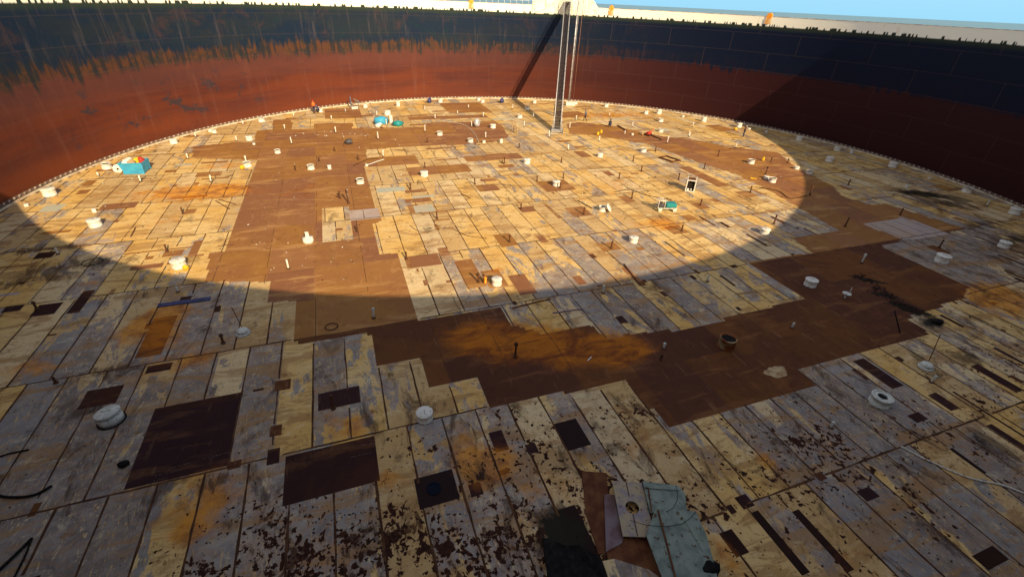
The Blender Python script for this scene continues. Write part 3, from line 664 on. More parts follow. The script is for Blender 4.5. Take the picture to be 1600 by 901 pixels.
# ------------------------------------------------------------------ drums (roof manholes, leg caps)
def make_drum(kind):
    e = empty('deck_drum', (0, 0, 0)); r = .5
    bm = bmesh.new()
    if kind in ('cap', 'hole'):
        lathe(bm, [(r*.99, 0), (r*.99, .10), (r*.955, .12), (r*.955, .50), (r*.98, .52)], 28)
        obj('body', bm, M_white if kind == 'cap' else M_whited, e, True)
        bm = bmesh.new(); lathe(bm, [(r*1.03, .525), (r*1.05, .53), (r*1.05, .60), (r*1.0, .625), (r*.4, .64), (r*.05, .645)], 28)
        lo = obj('lid', bm, M_white if kind == 'cap' else M_whited, e, True)
        bm = bmesh.new(); tube(bm, (-.12, 0, .64), (-.12, 0, .70), .012, 5); tube(bm, (.12, 0, .64), (.12, 0, .70), .012, 5); tube(bm, (-.12, 0, .70), (.12, 0, .70), .012, 5); obj('handle', bm, M_post, lo)
    else:
        lathe(bm, [(r, 0), (r, .10), (r*.96, .12), (r*.96, .52), (r*1.02, .53), (r*1.02, .58), (r*.88, .58), (r*.88, .02)], 28, cap=False)
        obj('body', bm, M_white, e, True)
        bm = bmesh.new(); lathe(bm, [(r*.87, .50), (r*.3, .51), (.01, .51)], 24, cap=False); obj('inner_shade_disc', bm, M_void, e)  # dark disc high in the mouth stands in for the shaded inside
    return e
protos = {k: make_drum(k) for k in ('cap', 'open')}; used_p = set()
def put_drum(px, py, wpx, kind, hs=1.0):
    p = at(px, py-1); d = wpx*mpp(p)
    d = min(max(d, .28), 1.15)
    if kind in used_p: e = copy_tree(protos[kind])
    else: e = protos[kind]; used_p.add(kind)
    e.location = (p.x, p.y, 0.0); e.scale = (d, d, d*hs); e.rotation_euler.z = random.uniform(0, 6.28)
    e['category'] = 'drum'; e['group'] = 'white drums standing on the deck'
    note(e, px, py, ('small ' if d < .5 else '') + ('white lidded drum' if kind == 'cap' else 'open white drum'))
    return e
for a_ in [(272,225,11,'cap'),(329,207,6,'cap'),(335,208,7,'open'),(409,191,10,'open'),(390,220,10,'cap'),(387,261,12,'open'),(434,240,9,'open'),(397,227,4,'cap'),
 (486,265,11,'open'),(515,265,6,'cap',1.6),(501,176,7,'cap'),(571,169,7,'cap'),(622,167,6,'cap',1.8),(563,287,12,'open'),(663,276,12,'cap'),(573,260,4,'cap'),
 (688,161,7,'cap'),(748,158,6,'cap'),(754,161,6,'cap'),(835,162,6,'cap'),(824,172,8,'open'),(812,185,8,'open'),(770,201,9,'cap'),(687,212,9,'open'),(735,223,9,'open'),(783,224,5,'cap',1.8),(823,256,11,'cap'),(756,224,5,'cap'),(869,291,12,'cap'),
 (947,168,7,'cap'),(1009,179,7,'cap'),(1029,179,8,'cap',1.3),(1032,191,8,'open'),(1032,207,8,'open'),(1005,238,9,'open'),(937,246,9,'cap'),(899,164,6,'cap'),(988,212,4,'cap'),(1002,211,4,'cap'),
 (1099,191,8,'cap',1.3),(1154,200,8,'cap',1.3),(1248,220,9,'cap'),(1173,256,10,'open'),(1197,280,8,'cap',.8),(1206,285,11,'open'),(1244,265,8,'cap',.8),(1264,272,9,'open'),(1197,208,4,'cap'),(1170,203,6,'cap',.5),(1067,184,4,'cap'),
 (1295,253,11,'cap'),(1307,236,9,'cap'),(1330,240,5,'cap',1.4),(1394,262,12,'cap'),(1510,301,13,'open'),(1584,335,15,'cap'),(1470,410,19,'cap'),(1567,387,15,'cap'),(1265,447,18,'cap'),(1452,280,5,'cap',.6),(1416,294,4,'cap',1.6),
 (168,264,14,'open'),(79,306,18,'cap'),(150,354,18,'cap'),(148,332,6,'cap',1.4),(281,418,21,'cap'),(1194,366,14,'cap'),(989,379,14,'cap'),(776,445,16,'cap',1.1),(664,655,25,'cap'),(42,323,6,'cap')]: put_drum(*a_)
# special drums
def special(px, py, w, build, lab, name='deck_drum', cat='drum'):
    p = at(px, py-1); d = w*mpp(p); e = empty(name, (p.x, p.y, 0), 0, lab, cat); e.scale = (d, d, d); build(e); return e
def b_tilt(e):
    bm = bmesh.new(); lathe(bm, [(.5, 0), (.5, .30), (.47, .32), (.47, .40)], 30); obj('body', bm, M_whited, e, True)
    bm = bmesh.new(); lathe(bm, [(.50, 0), (.52, .01), (.52, .10), (.49, .13), (.2, .15), (.01, .15)], 30); l = obj('lid', bm, M_whited, e, True); l.location = (-.03, .04, .44); l.rotation_euler = (math.radians(-6), math.radians(-5), 0)
    bm = bmesh.new(); tube(bm, (-.2, 0, .2), (.2, 0, .2), .02, 6); tube(bm, (-.2, 0, .2), (-.2, 0, .12), .02, 6); tube(bm, (.2, 0, .2), (.2, 0, .12), .02, 6); obj('handle', bm, M_whited, l)
    bm = bmesh.new(); lathe(bm, [(.58, 0.006), (.58, .03), (.5, .03)], 24); obj('base_flange', bm, M_void, e)
special(175, 658, 33, b_tilt, 'large white drum with a crooked double lid left of the big dark plate')
def b_hole(e):
    bm = bmesh.new(); lathe(bm, [(.5, 0), (.5, .12), (.47, .14), (.47, .42), (.52, .43), (.52, .50), (.40, .51), (.40, .1)], 30, cap=False); obj('body', bm, M_whited, e, True)
    bm = bmesh.new(); lathe(bm, [(.41, .47), (.24, .48)], 24, cap=False); lathe(bm, [(.24, .48), (.24, .40)], 24, cap=False, c=(.03, .02, 0)); obj('holed_lid', bm, M_whited, e)
    bm = bmesh.new(); lathe(bm, [(.25, .38), (.01, .38)], 20, cap=False); obj('inner_shade_disc', bm, M_void, e)  # dark disc under the hole stands in for shade inside the drum
special(1373, 630, 29, b_hole, 'white drum with a broken brown-holed lid on cream plates at lower right')
def b_rust(e):
    bm = bmesh.new(); lathe(bm, [(.49, 0), (.49, .62), (.51, .63), (.51, .70), (.45, .70), (.45, .05)], 30, cap=False)
    obj('body', bm, simple('rust_streaked_cream_can', (.40, .30, .16), (.22, .065, .014), .6, 1.0, lo=.40, hi=.52), e, True)
    bm = bmesh.new(); lathe(bm, [(.45, .12), (.01, .12)], 20, cap=False); obj('bottom', bm, M_blk, e)  # black disc, lifted near the rim below, standing in for shade inside
    e.children[-1].location.z = .46
    bm = bmesh.new(); lathe(bm, [(.56, .006), (.56, .03), (.49, .04)], 30); obj('base_flange', bm, M_rustp, e)
special(1134, 542, 25, b_rust, 'tall open drum streaked with orange rust standing on the wide brown plates')
def b_leanlid(e):
    bm = bmesh.new(); lathe(bm, [(.5, 0), (.5, .10), (.47, .12), (.47, .5), (.52, .51), (.52, .56), (.43, .56), (.43, .05)], 28, cap=False); obj('body', bm, M_white, e, True)
    bm = bmesh.new(); lathe(bm, [(.42, .35), (.01, .35)], 20, cap=False); obj('inner_shade_disc', bm, M_void, e)  # dark disc in place of the shade inside the open drum
special(941, 330, 12, b_leanlid, 'open white drum with its lid leaning against it on the lit grid')
p = at(949, 331); bm = bmesh.new(); lathe(bm, [(.36, 0), (.38, .02), (.38, .07), (.36, .09), (.01, .10)], 28)
o = obj('drum_lid', bm, M_white, None, True, loc=(p.x+.05, p.y, .36)); o.rotation_euler = (math.radians(30), math.radians(48), 0)
tag(o, 'round cream lid leaning on the open drum in the lit grid', 'lid')
def b_sq(e):
    bm = bmesh.new(); lathe(bm, [(.5, 0), (.5, .3), (.46, .32), (.46, .45)], 28); obj('body', bm, M_white, e, True)
    bm = bmesh.new(); box(bm, (0, .1, .75), (.32, .12, .6), Matrix.Rotation(.15, 3, 'X')); obj('upright_plate', bm, M_whited, e)
    bm = bmesh.new(); lathe(bm, [(.5, .455), (.5, .50), (.1, .53)], 24); obj('lid', bm, M_white, e, True)
special(482, 379, 16, b_sq, 'white drum with a small upright plate on top on the brown band')
def b_vent(e):
    bm = bmesh.new(); lathe(bm, [(.5, .006), (.5, .10), (.40, .12), (.36, .20)], 28); obj('base', bm, M_whited, e, True)
    bm = bmesh.new(); lathe(bm, [(.40, .24), (.42, .26), (.34, .36), (.15, .44), (.01, .45)], 28); obj('cap', bm, M_whited, e, True)
    bm = bmesh.new(); lathe(bm, [(.30, .2), (.30, .25)], 20); obj('neck', bm, M_blk, e)
    return e
v1 = special(380, 522, 21, b_vent, 'low round vent with a thin rod rising from it on the left cream plates', 'roof_vent', 'vent')
bm = bmesh.new(); pa = at(380, 517); q_ = Vector((-.25, .35, 1.25)); tube(bm, (0, 0, .2), q_, .022, 6); tag(obj('leaning_rod', bm, M_post, loc=(pa.x, pa.y, .08)), 'thin dark rod leaning up out of the low round vent at left', 'rod')
v2 = special(1446, 575, 21, b_vent, 'low round vent with a long rod rising from it at the right', 'roof_vent', 'vent')
bm = bmesh.new(); pa = at(1447, 570); tube(bm, (0, 0, .2), (.35, .35, 1.6), .022, 6); tag(obj('leaning_rod', bm, M_post, loc=(pa.x, pa.y, .08)), 'long dark rod leaning up out of the low round vent at right', 'rod')
e = empty('mooring_bowl', at(1320, 465), 0, 'small pale dish on a dark stub on the wide brown corner', 'dish')
bm = bmesh.new(); lathe(bm, [(.06, 0), (.06, .2), (.22, .30), (.26, .34), (.24, .34), (.05, .25)], 20, cap=False); obj('bowl', bm, M_whited, e, True)
bm = bmesh.new(); tube(bm, (.2, 0, .3), (.42, .1, .62), .02, 5); obj('handle', bm, M_galv, e)
# ------------------------------------------------------------------ deck legs
def make_leg(mat):
    e = empty('pipe_stub', (0, 0, 0))
    bm = bmesh.new(); tube(bm, (0, 0, .02), (0, 0, 1.0), .5, 10); obj('pipe', bm, mat, e, False)
    bm = bmesh.new(); lathe(bm, [(.95, 0), (.95, .10), (.6, .14)], 12); obj('collar', bm, M_post, e)
    bm = bmesh.new(); tube(bm, (-.85, 0, .86), (.85, 0, .86), .12, 6); obj('pin', bm, mat, e)
    return e
legp = {'dark': make_leg(M_post), 'white': make_leg(M_white), 'pale': make_leg(M_whited)}; usedl = set()
def put_leg(px, py, hpx, k):
    p = at(px, py); d = p-CAM; hgt = max(.35, min(1.25, hpx*mpp(p)/ (UP.z)))
    if k in usedl: e = copy_tree(legp[k])
    else: e = legp[k]; usedl.add(k)
    r = .115; e.location = (p.x, p.y, 0.006); e.scale = (r, r, hgt); e.rotation_euler = (random.gauss(0, .03), random.gauss(0, .03), random.uniform(0, 3))
    e['category'] = 'pipe'; e['group'] = 'short pipes standing on the deck'
    note(e, px, py, {'dark': 'rusty pipe', 'white': 'white pipe', 'pale': 'pale pipe'}[k])
for a_ in [(641.5,296,8),(742,288,8),(814,327,8),(683,342,10),(796,378,10),(839,283,7),(788,255,8),(664,262,7),(880,279,7),(875,294,8),(912,335,10),(987,310,9),(955,388,11),(1065,361,9),(1094,321,9),(1172,301,9),
 (1060,281,9),(989,252,8),(1024,237,7),(1100,264,8),(1196,272,10),(1122,244,8),(967,279,8),(877,254,7),(1265,305,13),(1325,289,8),(1320,354,13),(1406,336,10),(1467,387,12),(1209,350,13),
 (805,558,24),(521,638,25),(58,483,12),(748,441,14),(756,441,12),(635,405,11),(558,362,10),(531,309,9),(545,318,20),(286,334,9),(261,393,10),(811,231,6),(1204,253,6),(349,536,15),(1230,255,6),(1032,562,10),(663,170,5),(1002,268,8),(88,598,6),(499,252,5),(668,223,6),(523,236,5),(785,255,3),(560,250,7),(462,266,6)]: put_leg(*a_, 'dark')
for a_ in [(294,248,7),(330,284,9),(220,284,9),(370,220,6),(385,253,8),(445,202,6),(456,225,9),(306,214,5),(380,195,5),(518,187,5),(525,208,8),(591,218,10),(599,245,9),(664,206,9),(664,173,6),(589,181,6),(604,196,8),(680,186,6),(755,183,6),(759,216,8),(737,198,7),(732,169,4),(833,184,6),(819,198,7),(801,170,5),(858,215,9),
 (900,188,6),(890,201,8),(952,181,4),(988,198,6),(976,210,5),(1042,224,9),(1077,214,6),(936,221,7),(888,235,8),(1082,198,6),(1076,213,7),(1149,231,7),(451,420,14),(154,275,5),(459,182,4),(887,232,5),(1165,205,7),(715,178,4),(580,163,4),(1118,188,3)]: put_leg(*a_, 'white')
for a_ in [(584,497,16),(91,397,9),(1346,411,14),(1541,322,8),(1105,440,10),(1037,544,6),(942,458,12),(1237,512,8),(278,456,8),(1298,668,10),(1455,597,12),(540,175,4)]: put_leg(*a_, 'pale')
pz = at(1406, 521); bm = bmesh.new(); tube(bm, (0, 0, .0), (-.15, .75, 1.1), .035, 7); tag(obj('leaning_pipe', bm, M_blk, loc=(pz.x, pz.y, .03)), 'long black pipe leaning on the brown plates near the black residue', 'pipe')
finish_labels()
# ------------------------------------------------------------------ scrap at the bottom right
def sheet(name, px, z, th, mat, lab, cat='sheet', tilt=None, rib=None):
    pts = [at(x, y, z + (tilt(i) if tilt else 0)) for i, (x, y) in enumerate(px)]
    c = sum(pts, Vector())/len(pts); c.z = 0; bm = bmesh.new(); slab(bm, [p-c for p in pts], th); 
    bmesh.ops.triangulate(bm, faces=[f for f in bm.faces if len(f.verts) > 4])
    o = obj(name, bm, mat, None, loc=c); tag(o, lab, cat); return o
sheet('rusty_sheet', [(909,735),(948,738),(952,800),(968,860),(935,865),(915,800)], .05, .03, M_rustp, 'dark rusty plate behind the holed cream plate', 'sheet')
sheet('purple_sheet', [(944,772),(961,772),(975,838),(972,848),(947,861)], .12, .03, M_purp, 'purple grey strip of plate left of the holed cream plate', 'sheet')
sheet('scorched_sheet', [(947,861),(972,840),(1010,838),(1034,902),(1040,915),(990,915),(950,872)], .09, .03, M_rustp, 'scorched rusty plate below the holed cream plate', 'sheet')
sheet('cut_plate', [(925,879),(960,872),(1014,889),(1046,912),(934,912)], .20, .03, M_paint, 'cream and grey cut plate at the bottom edge under the teal sheets', 'plate')
# plate with round hole
P4 = [at(957, 750, .30), at(1003, 753, .30), at(1018, 815, .26), at(1008, 839, .24), at(973, 838, .24)]
c = sum(P4, Vector())/5; hc = at(988, 792, .27)
bm = bmesh.new(); N = 30
def hit_poly(ang):
    d = Vector((math.cos(ang), math.sin(ang), 0)); best = None
    for i in range(5):
        A, B = P4[i], P4[(i+1) % 5]; e_ = B-A; den = d.x*(-e_.y)+d.y*e_.x
        if abs(den) < 1e-9: continue
        w_ = A-hc; t = (w_.x*(-e_.y)+w_.y*e_.x)/den; s_ = (d.x*w_.y-d.y*w_.x)/den
        if t > 0 and -1e-6 <= s_ <= 1+1e-6 and (best is None or t < best): best = t
    return hc + d*(best or .5)
angs = sorted([2*math.pi*i/N for i in range(N)] + [math.atan2(p.y-hc.y, p.x-hc.x) % (2*math.pi) for p in P4]); N = len(angs)
rh = .24; it = [bm.verts.new(hc-c+Vector((rh*math.cos(a), rh*math.sin(a), 0))) for a in angs]; ot = []
for a in angs:
    q = hit_poly(a); q.z = .27; ot.append(bm.verts.new(q-c))
ib = [bm.verts.new(v.co-Vector((0,0,.035))) for v in it]; ob = [bm.verts.new(v.co-Vector((0,0,.035))) for v in ot]
for i in range(N):
    j = (i+1) % N
    for q in ((it[i], it[j], ot[j], ot[i]), (ib[i], ob[i], ob[j], ib[j]), (it[i], ib[i], ib[j], it[j]), (ot[i], ot[j], ob[j], ob[i])):
        try: bm.faces.new(q)
        except Exception: pass
bmesh.ops.recalc_face_normals(bm, faces=bm.faces[:])
hp = obj('holed_plate', bm, simple('cream_grey_worn_paint', (.40, .33, .22), (.25, .22, .26), .65, 2.2, spots=(.12, .06, .03)), None, loc=c); tag(hp, 'cream plate with a large round hole cut in it beside the teal sheets', 'plate')
bm = bmesh.new(); pA = at(978, 751, .275)-c; pB = at(996, 838, .245)-c; pA.z = .281-c.z; pB.z = .281-c.z
dd = (pB-pA); 
for a0, a1 in ((0, .30), (.62, 1)):
    a_, b_ = pA+dd*a0, pA+dd*a1; box(bm, (a_+b_)/2, ((b_-a_).length, .03, .006), Matrix.Rotation(math.atan2(dd.y, dd.x), 3, 'Z'))
obj('seam', bm, M_seam, hp)
# teal sheets
def fold_sheet(name, px, zs, lab, ribs):
    pts = [at(x, y, z) for (x, y), z in zip(px, zs)]; c = sum(pts, Vector())/len(pts); c.z = 0
    bm = bmesh.new(); slab(bm, [p-c for p in pts], .025); bmesh.ops.triangulate(bm, faces=[f for f in bm.faces if len(f.verts) > 4])
    o = obj(name, bm, M_tealp, None, loc=c); tag(o, lab, 'sheet')
    for (a_, b_, w_, mt) in ribs:
        A = at(*a_)-c; B = at(*b_)-c; bm = bmesh.new(); d = (B-A); q = d.to_track_quat('X', 'Z').to_matrix()
        box(bm, (A+B)/2, (d.length, w_, w_*.8), q); obj('folded_edge', bm, mt, o)
fold_sheet('teal_sheet', [(1004,751),(1060,758),(1070,770),(1074,800),(1016,800)], [.42,.42,.40,.40,.40], 'upper teal metal sheet lying behind the larger teal sheet', [((1006,761,.45),(1062,765,.45),.04,M_tealp),((1013,762,.44),(1018,798,.43),.04,M_rustp)])
fold_sheet('teal_sheet', [(1024,794),(1087,798),(1104,836),(1118,888),(1124,915),(1044,915),(1034,900),(1010,836)], [.52,.50,.46,.44,.42,.42,.44,.5], 'largest teal metal sheet with a rusty rib at the bottom edge', [((1028,796,.56),(1058,912,.47),.05,M_rustp),((1066,806,.52),(1098,860,.48),.02,M_tealp)])
bm = bmesh.new()
pathtube(bm, [at(1056+a_*.5, 757+b_, .62) for a_, b_ in ((0,0),(6,12),(4,24),(-8,36),(-30,42))], .010, 5); pathtube(bm, [at(x_, y_, .66) for x_, y_ in ((985,812),(1010,820),(1040,822),(1066,818),(1080,808),(1087,798))], .010, 5)
tag(obj('loose_wire', bm, M_blk), 'thin black wire looped over the teal sheets', 'wire')
bm = bmesh.new(); c = at(875, 885); slab(bm, [at(*q)-c for q in ((848,838,.25),(868,845,.3),(885,852,.2),(905,850,.35),(940,872,.3),(955,915,.2),(860,915,.25),(852,870,.3))], .2)
tag(obj('black_tarp', bm, M_blk, loc=c), 'crumpled black tarpaulin at the bottom edge left of the cut plates', 'tarpaulin')
bm = bmesh.new(); c = at(1103, 897); blob(bm, (0,0,.1), (.38,.3,.3), 3); tag(obj('black_sack', bm, M_blk, loc=(c.x, c.y, .12)), 'black sack at the bottom edge beside the largest teal sheet', 'sack')
# near-black disc painted as the dark inside the round opening
bm = bmesh.new(); c = at(678, 763); lathe(bm, [(.27, 0), (.27, .02), (.23, .025), (.22, .01), (.01, .01)], 28, cap=False)
tag(obj('floor_opening', bm, simple('blue_black_void', (.004, .006, .018), (.006, .008, .018), .8, 3), loc=(c.x, c.y, .006)), 'round blue-black opening in the square dark plate at the bottom', 'hatch')
c = at(1213, 581); bm = bmesh.new(); rq = random.Random(3)
vs_ = [bm.verts.new((.62*(1+.22*math.sin(3*t_)+rq.uniform(-.1, .1))*math.cos(t_), .42*(1+.15*math.sin(2*t_+1)+rq.uniform(-.1, .1))*math.sin(t_), .006)) for t_ in np.linspace(0, 6.1, 30)]
bm.faces.new(vs_); tag(obj('paint_spill', bm, simple('dried_cream_spill', (.50, .38, .22), (.30, .18, .09), .8, 2.5), loc=(c.x, c.y, 0)), 'pale cream round paint spill on the wide brown corner', 'spill')
bm = bmesh.new(); rq = random.Random(8)
def chalk(a_, b_, n_):
    A, B = at(*a_), at(*b_); d = (B-A)/n_; nr = Vector((-d.y, d.x, 0)).normalized()
    for i in range(n_):
        if rq.random() < .3: continue
        p = A+d*(i+rq.uniform(0, .3)); q = p+d*rq.uniform(.3, .7)+nr*rq.uniform(-.03, .03); w_ = nr*.010
        bm.faces.new([bm.verts.new(v+Vector((0, 0, .005))) for v in (p+w_, p-w_, q-w_, q+w_)])
for q_ in (((238,738),(300,722),24), ((236,744),(285,733),20), ((312,718),(360,706),18), ((240,751),(262,746),8), ((515,703),(584,692),26), ((548,714),(584,706),12)): chalk(*q_)
for f in bm.faces:
    if f.normal.z < 0: f.normal_flip()
obj('chalk_marks', bm, simple('faded_chalk', (.22, .16, .15), (.12, .08, .075), .9, 4), parent=deck)
# hoops, hose, pale dollop
def hoop(px, py, r, mat, lab):
    c = at(px, py); bm = bmesh.new(); pathtube(bm, [Vector((r*math.cos(t), r*math.sin(t)*.9, .02)) for t in np.linspace(0, 2*math.pi, 25)], .022, 6); tag(obj('hoop', bm, mat, loc=(c.x, c.y, .03)), lab, 'hoop')
hoop(518, 511, .33, M_blk, 'dark hoop lying on shaded brown steel')
hoop(145, 410, .55, M_blk, 'dark hoop lying on the shaded plates at far left')
hoop(1145, 332, .3, M_whited, 'thin pale hoop lying on the lit grid right of the teal trolley')
hoop(1173, 326, .32, M_post, 'brown hoop lying on the lit grid beyond the pale hoop')
def hose(pts, r, mat, lab, cat='hose', name='hose'):
    P = [at(x_, y_, r+.006) for x_, y_ in pts]; c = P[0].copy(); c.z = 0; Q = []
    for i in range(len(P)-1):
        a0 = P[max(i-1, 0)]; a1, a2 = P[i], P[i+1]; a3 = P[min(i+2, len(P)-1)]
        for t in np.linspace(0, 1, 7)[:-1]:
            t = float(t); Q.append(.5*((2*a1)+(a2-a0)*t+(2*a0-5*a1+4*a2-a3)*t*t+(3*a1-a0-3*a2+a3)*t**3)-c)
    Q.append(P[-1]-c); bm = bmesh.new(); pathtube(bm, Q, r, 7); tag(obj(name, bm, mat, loc=c), lab, cat)
hose([(1408,697),(1438,713),(1498,740),(1530,750),(1565,757),(1600,770),(1640,785)], .035, M_white, 'white hose snaking across the plates at the right edge')
hose([(-10,770),(5,775),(30,776),(52,773),(68,766),(81,758)], .045, M_blk, 'thick black hose curving over the plates at the left edge')
hose([(-10,716),(15,708),(45,702)], .03, M_blk, 'short black hose end at the left edge above the thick hose')
hose([(-5,893),(25,865),(50,840)], .045, M_blk, 'black pipe at the bottom left corner', 'pipe', 'pipe')
hose([(20,905),(38,870),(50,840)], .03, M_blk, 'thin black rod beside the black pipe in the bottom left corner', 'rod', 'rod')
hose([(573,258),(590,252),(600,249)], .05, M_whited, 'pale hose end at the near edge of the far brown strip')
hose([(552,259),(562,254),(575,249),(592,247)], .04, M_post, 'brown hose from the pale hose end on the brown band')
hose([(860,183),(866,183),(869,178)], .06, M_whited, 'pale hose by the left side of the ladder foot')
hose([(1140,232),(1155,231),(1171,229)], .05, M_post, 'dark cable on lit plates near the shade edge', 'cable', 'cable')
hose([(340,384),(365,382)], .02, M_post, 'thin cable on the brown band', 'cable', 'cable')
hose([(640,352),(660,362),(700,356),(730,368),(760,372)], .02, M_post, 'thin brown cable snaking over the lit grid left of centre', 'cable', 'cable')
hose([(960,300),(985,296),(1010,305),(1050,312)], .025, M_blk, 'black cable running to the teal trolley', 'cable', 'cable')
hose([(700,190),(725,195),(740,207),(748,222)], .03, M_whited, 'pale cable across the far brown band', 'cable', 'cable')
hose([(1180,292),(1215,298),(1235,310),(1262,305)], .03, M_blk, 'black cable crossing the shade edge on brown steel', 'cable', 'cable')
# planks and bars
def bar(a_, b_, w_, h_, mat, lab, cat='bar', name='steel_bar'):
    A, B = at(*a_), at(*b_); c = (A+B)/2; d = B-A; bm = bmesh.new(); box(bm, (0, 0, h_/2+.006), (d.length, w_, h_), Matrix.Rotation(math.atan2(d.y, d.x), 3, 'Z'), bev=.008); tag(obj(name, bm, mat, loc=(c.x, c.y, 0)), lab, cat)
bar((247,478), (329,467), .36, .06, M_blue, 'blue plank lying on orange-stained plates at left', 'plank', 'plank')
bar((965,197), (979,205), .25, .12, M_post, 'dark beam lying on the far deck right of the crouching worker')
bar((1018,212), (1034,219), .25, .12, M_post, 'dark beam lying on the far deck right of the red machine')
bar((864,489), (884,487), .12, .05, M_purp, 'short purple grey bar on the grey plates')
bar((880,487), (910,483), .08, .05, M_purp, 'thin rod end of the purple grey bar on the grey plates')
bar((918,564), (924,558), .05, .05, M_white, 'small white strip on the orange bloom')
bar((342,312), (370,320), .06, .05, M_post, 'lower thin brown rod by the orange rusty patch', 'rod', 'rod')
bar((337,314), (359,327), .06, .05, M_post, 'upper thin brown rod by the orange rusty patch', 'rod', 'rod')
bar((170,374), (232,369), .05, .05, M_tan, 'long thin tan rod on lit plates at left', 'rod', 'rod')
bar((204,371), (212,356), .08, .04, M_post, 'short brown bar lying across the tan rod at left')
bar((720,303), (735,310), .08, .05, M_post, 'brown rod on the lit grid left of centre', 'rod', 'rod')
bar((903,314), (925,326), .10, .06, M_post, 'brown rod on the lit grid left of the open drum', 'rod', 'rod')
bar((975,413), (1000,446), .10, .06, M_post, 'dark bar crossing the sun and shade edge')
bar((542,296), (545,318), .07, .06, M_whited, 'pale stick lying on the brown band', 'stick', 'stick')
bar((525,307), (533,311), .07, .06, M_post, 'short dark stick lying on the brown band', 'stick', 'stick')
bar((860,467), (700+100,482), .09, .05, M_rustp, 'long rusty bar lying by the corner of the brown plates')
fr = empty('steel_rack', at(1045, 251), 0, 'flat rectangular steel frame lying on the lit plates', 'rack')
c0 = at(1045, 251); F4 = [at(1030, 247)-c0, at(1041, 245)-c0, at(1063, 252)-c0, at(1050, 253.5)-c0]
for i in range(4):
    A, B = F4[i], F4[(i+1) % 4]; d = B-A; bm = bmesh.new(); box(bm, (A+B)/2+Vector((0,0,.08)), (d.length, .14, .14), Matrix.Rotation(math.atan2(d.y, d.x), 3, 'Z')); obj('side_bar', bm, M_post, fr)
# ------------------------------------------------------------------ blue skip and neighbours
A, B, C2 = at(194.5, 272), at(226, 271), at(231, 256); ux = (B-A); wd = ux.length; ux.normalize(); uy = Vector((-ux.y, ux.x, 0))
sk_ = empty('skip', A, math.atan2(ux.y, ux.x), 'bright blue steel skip full of rubbish by the left wall', 'skip')
dp = 1.5; hh = 1.0; fl = .22
bm = bmesh.new()
def trough(bm, x0, x1, y0, y1, z0, z1, f, t):
    o1 = [(x0, y0, z0), (x1, y0, z0), (x1, y1, z0), (x0, y1, z0)]; o2 = [(x0-f, y0-f*.3, z1), (x1+f*.3, y0-f*.3, z1), (x1+f*.3, y1+f*.3, z1), (x0-f, y1+f*.3, z1)]
    i2 = [(x0-f+t, y0-f*.3+t, z1), (x1+f*.3-t, y0-f*.3+t, z1), (x1+f*.3-t, y1+f*.3-t, z1), (x0-f+t, y1+f*.3-t, z1)]; i1 = [(x0+t, y0+t, z0+t), (x1-t, y0+t, z0+t), (x1-t, y1-t, z0+t), (x0+t, y1-t, z0+t)]
    V = [[bm.verts.new(p) for p in r] for r in (o1, o2, i2, i1)]
    bm.faces.new(V[0][::-1]); bm.faces.new(V[3])
    for a_, b_ in zip(V, V[1:]):
        for i in range(4): bm.faces.new((a_[i], a_[(i+1) % 4], b_[(i+1) % 4], b_[i]))
trough(bm, 0, wd, 0, dp, .08, hh, fl, .05); bmesh.ops.recalc_face_normals(bm, faces=bm.faces[:]); obj('hopper', bm, M_cyan, sk_)
for yy in (-.06, dp+.02):
    bm = bmesh.new(); box(bm, (wd/2, yy, .05), (wd+.1, .08, .1)); obj('skid', bm, M_cyan, sk_)
bm = bmesh.new(); box(bm, (wd/2-.08, -.10, hh-.02), (wd+.3, .06, .09)); obj('rim_bar', bm, M_cyan, sk_)
for x_, y_, s_, mt, nm, lab, sd2 in ((.35, .5, (.42,.38,.3), M_white, 'white_sack', 'white sack heaped in the blue skip', 1), (.95, .9, (.35,.35,.32), M_yel, 'yellow_bag', 'small yellow bag in the blue skip', 2), (1.25, 1.05, (.38,.35,.34), M_redp, 'red_bundle', 'dull red bundle at the back of the blue skip', 5), (.75, .4, (.4,.3,.25), M_tan, 'tan_bag', 'tan bag at the front of the blue skip', 8), (.2, 1.1, (.35,.3,.28), M_whited, 'grey_sack', 'grey sack at the back left of the blue skip', 9)):
    bm = bmesh.new(); blob(bm, (0, 0, 0), s_, sd2); q = A + ux*x_ + uy*y_; tag(obj(nm, bm, mt, loc=(q.x, q.y, hh-.05)), lab, nm.split('_')[1])
bm = bmesh.new(); tube(bm, (-.22, 0, 0), (.22, 0, 0), .36, 20); c = at(186, 269)
rl = obj('cable_reel', bm, M_white, loc=(c.x, c.y, .37)); rl.rotation_euler.z = math.radians(110); tag(rl, 'white cable reel standing on edge left of the blue skip', 'reel')
bm = bmesh.new(); tube(bm, (.0, 0, 0), (.25, 0, 0), .09, 12); tube(bm, (-.25, 0, 0), (0, 0, 0), .09, 12); obj('core', bm, M_void, rl)
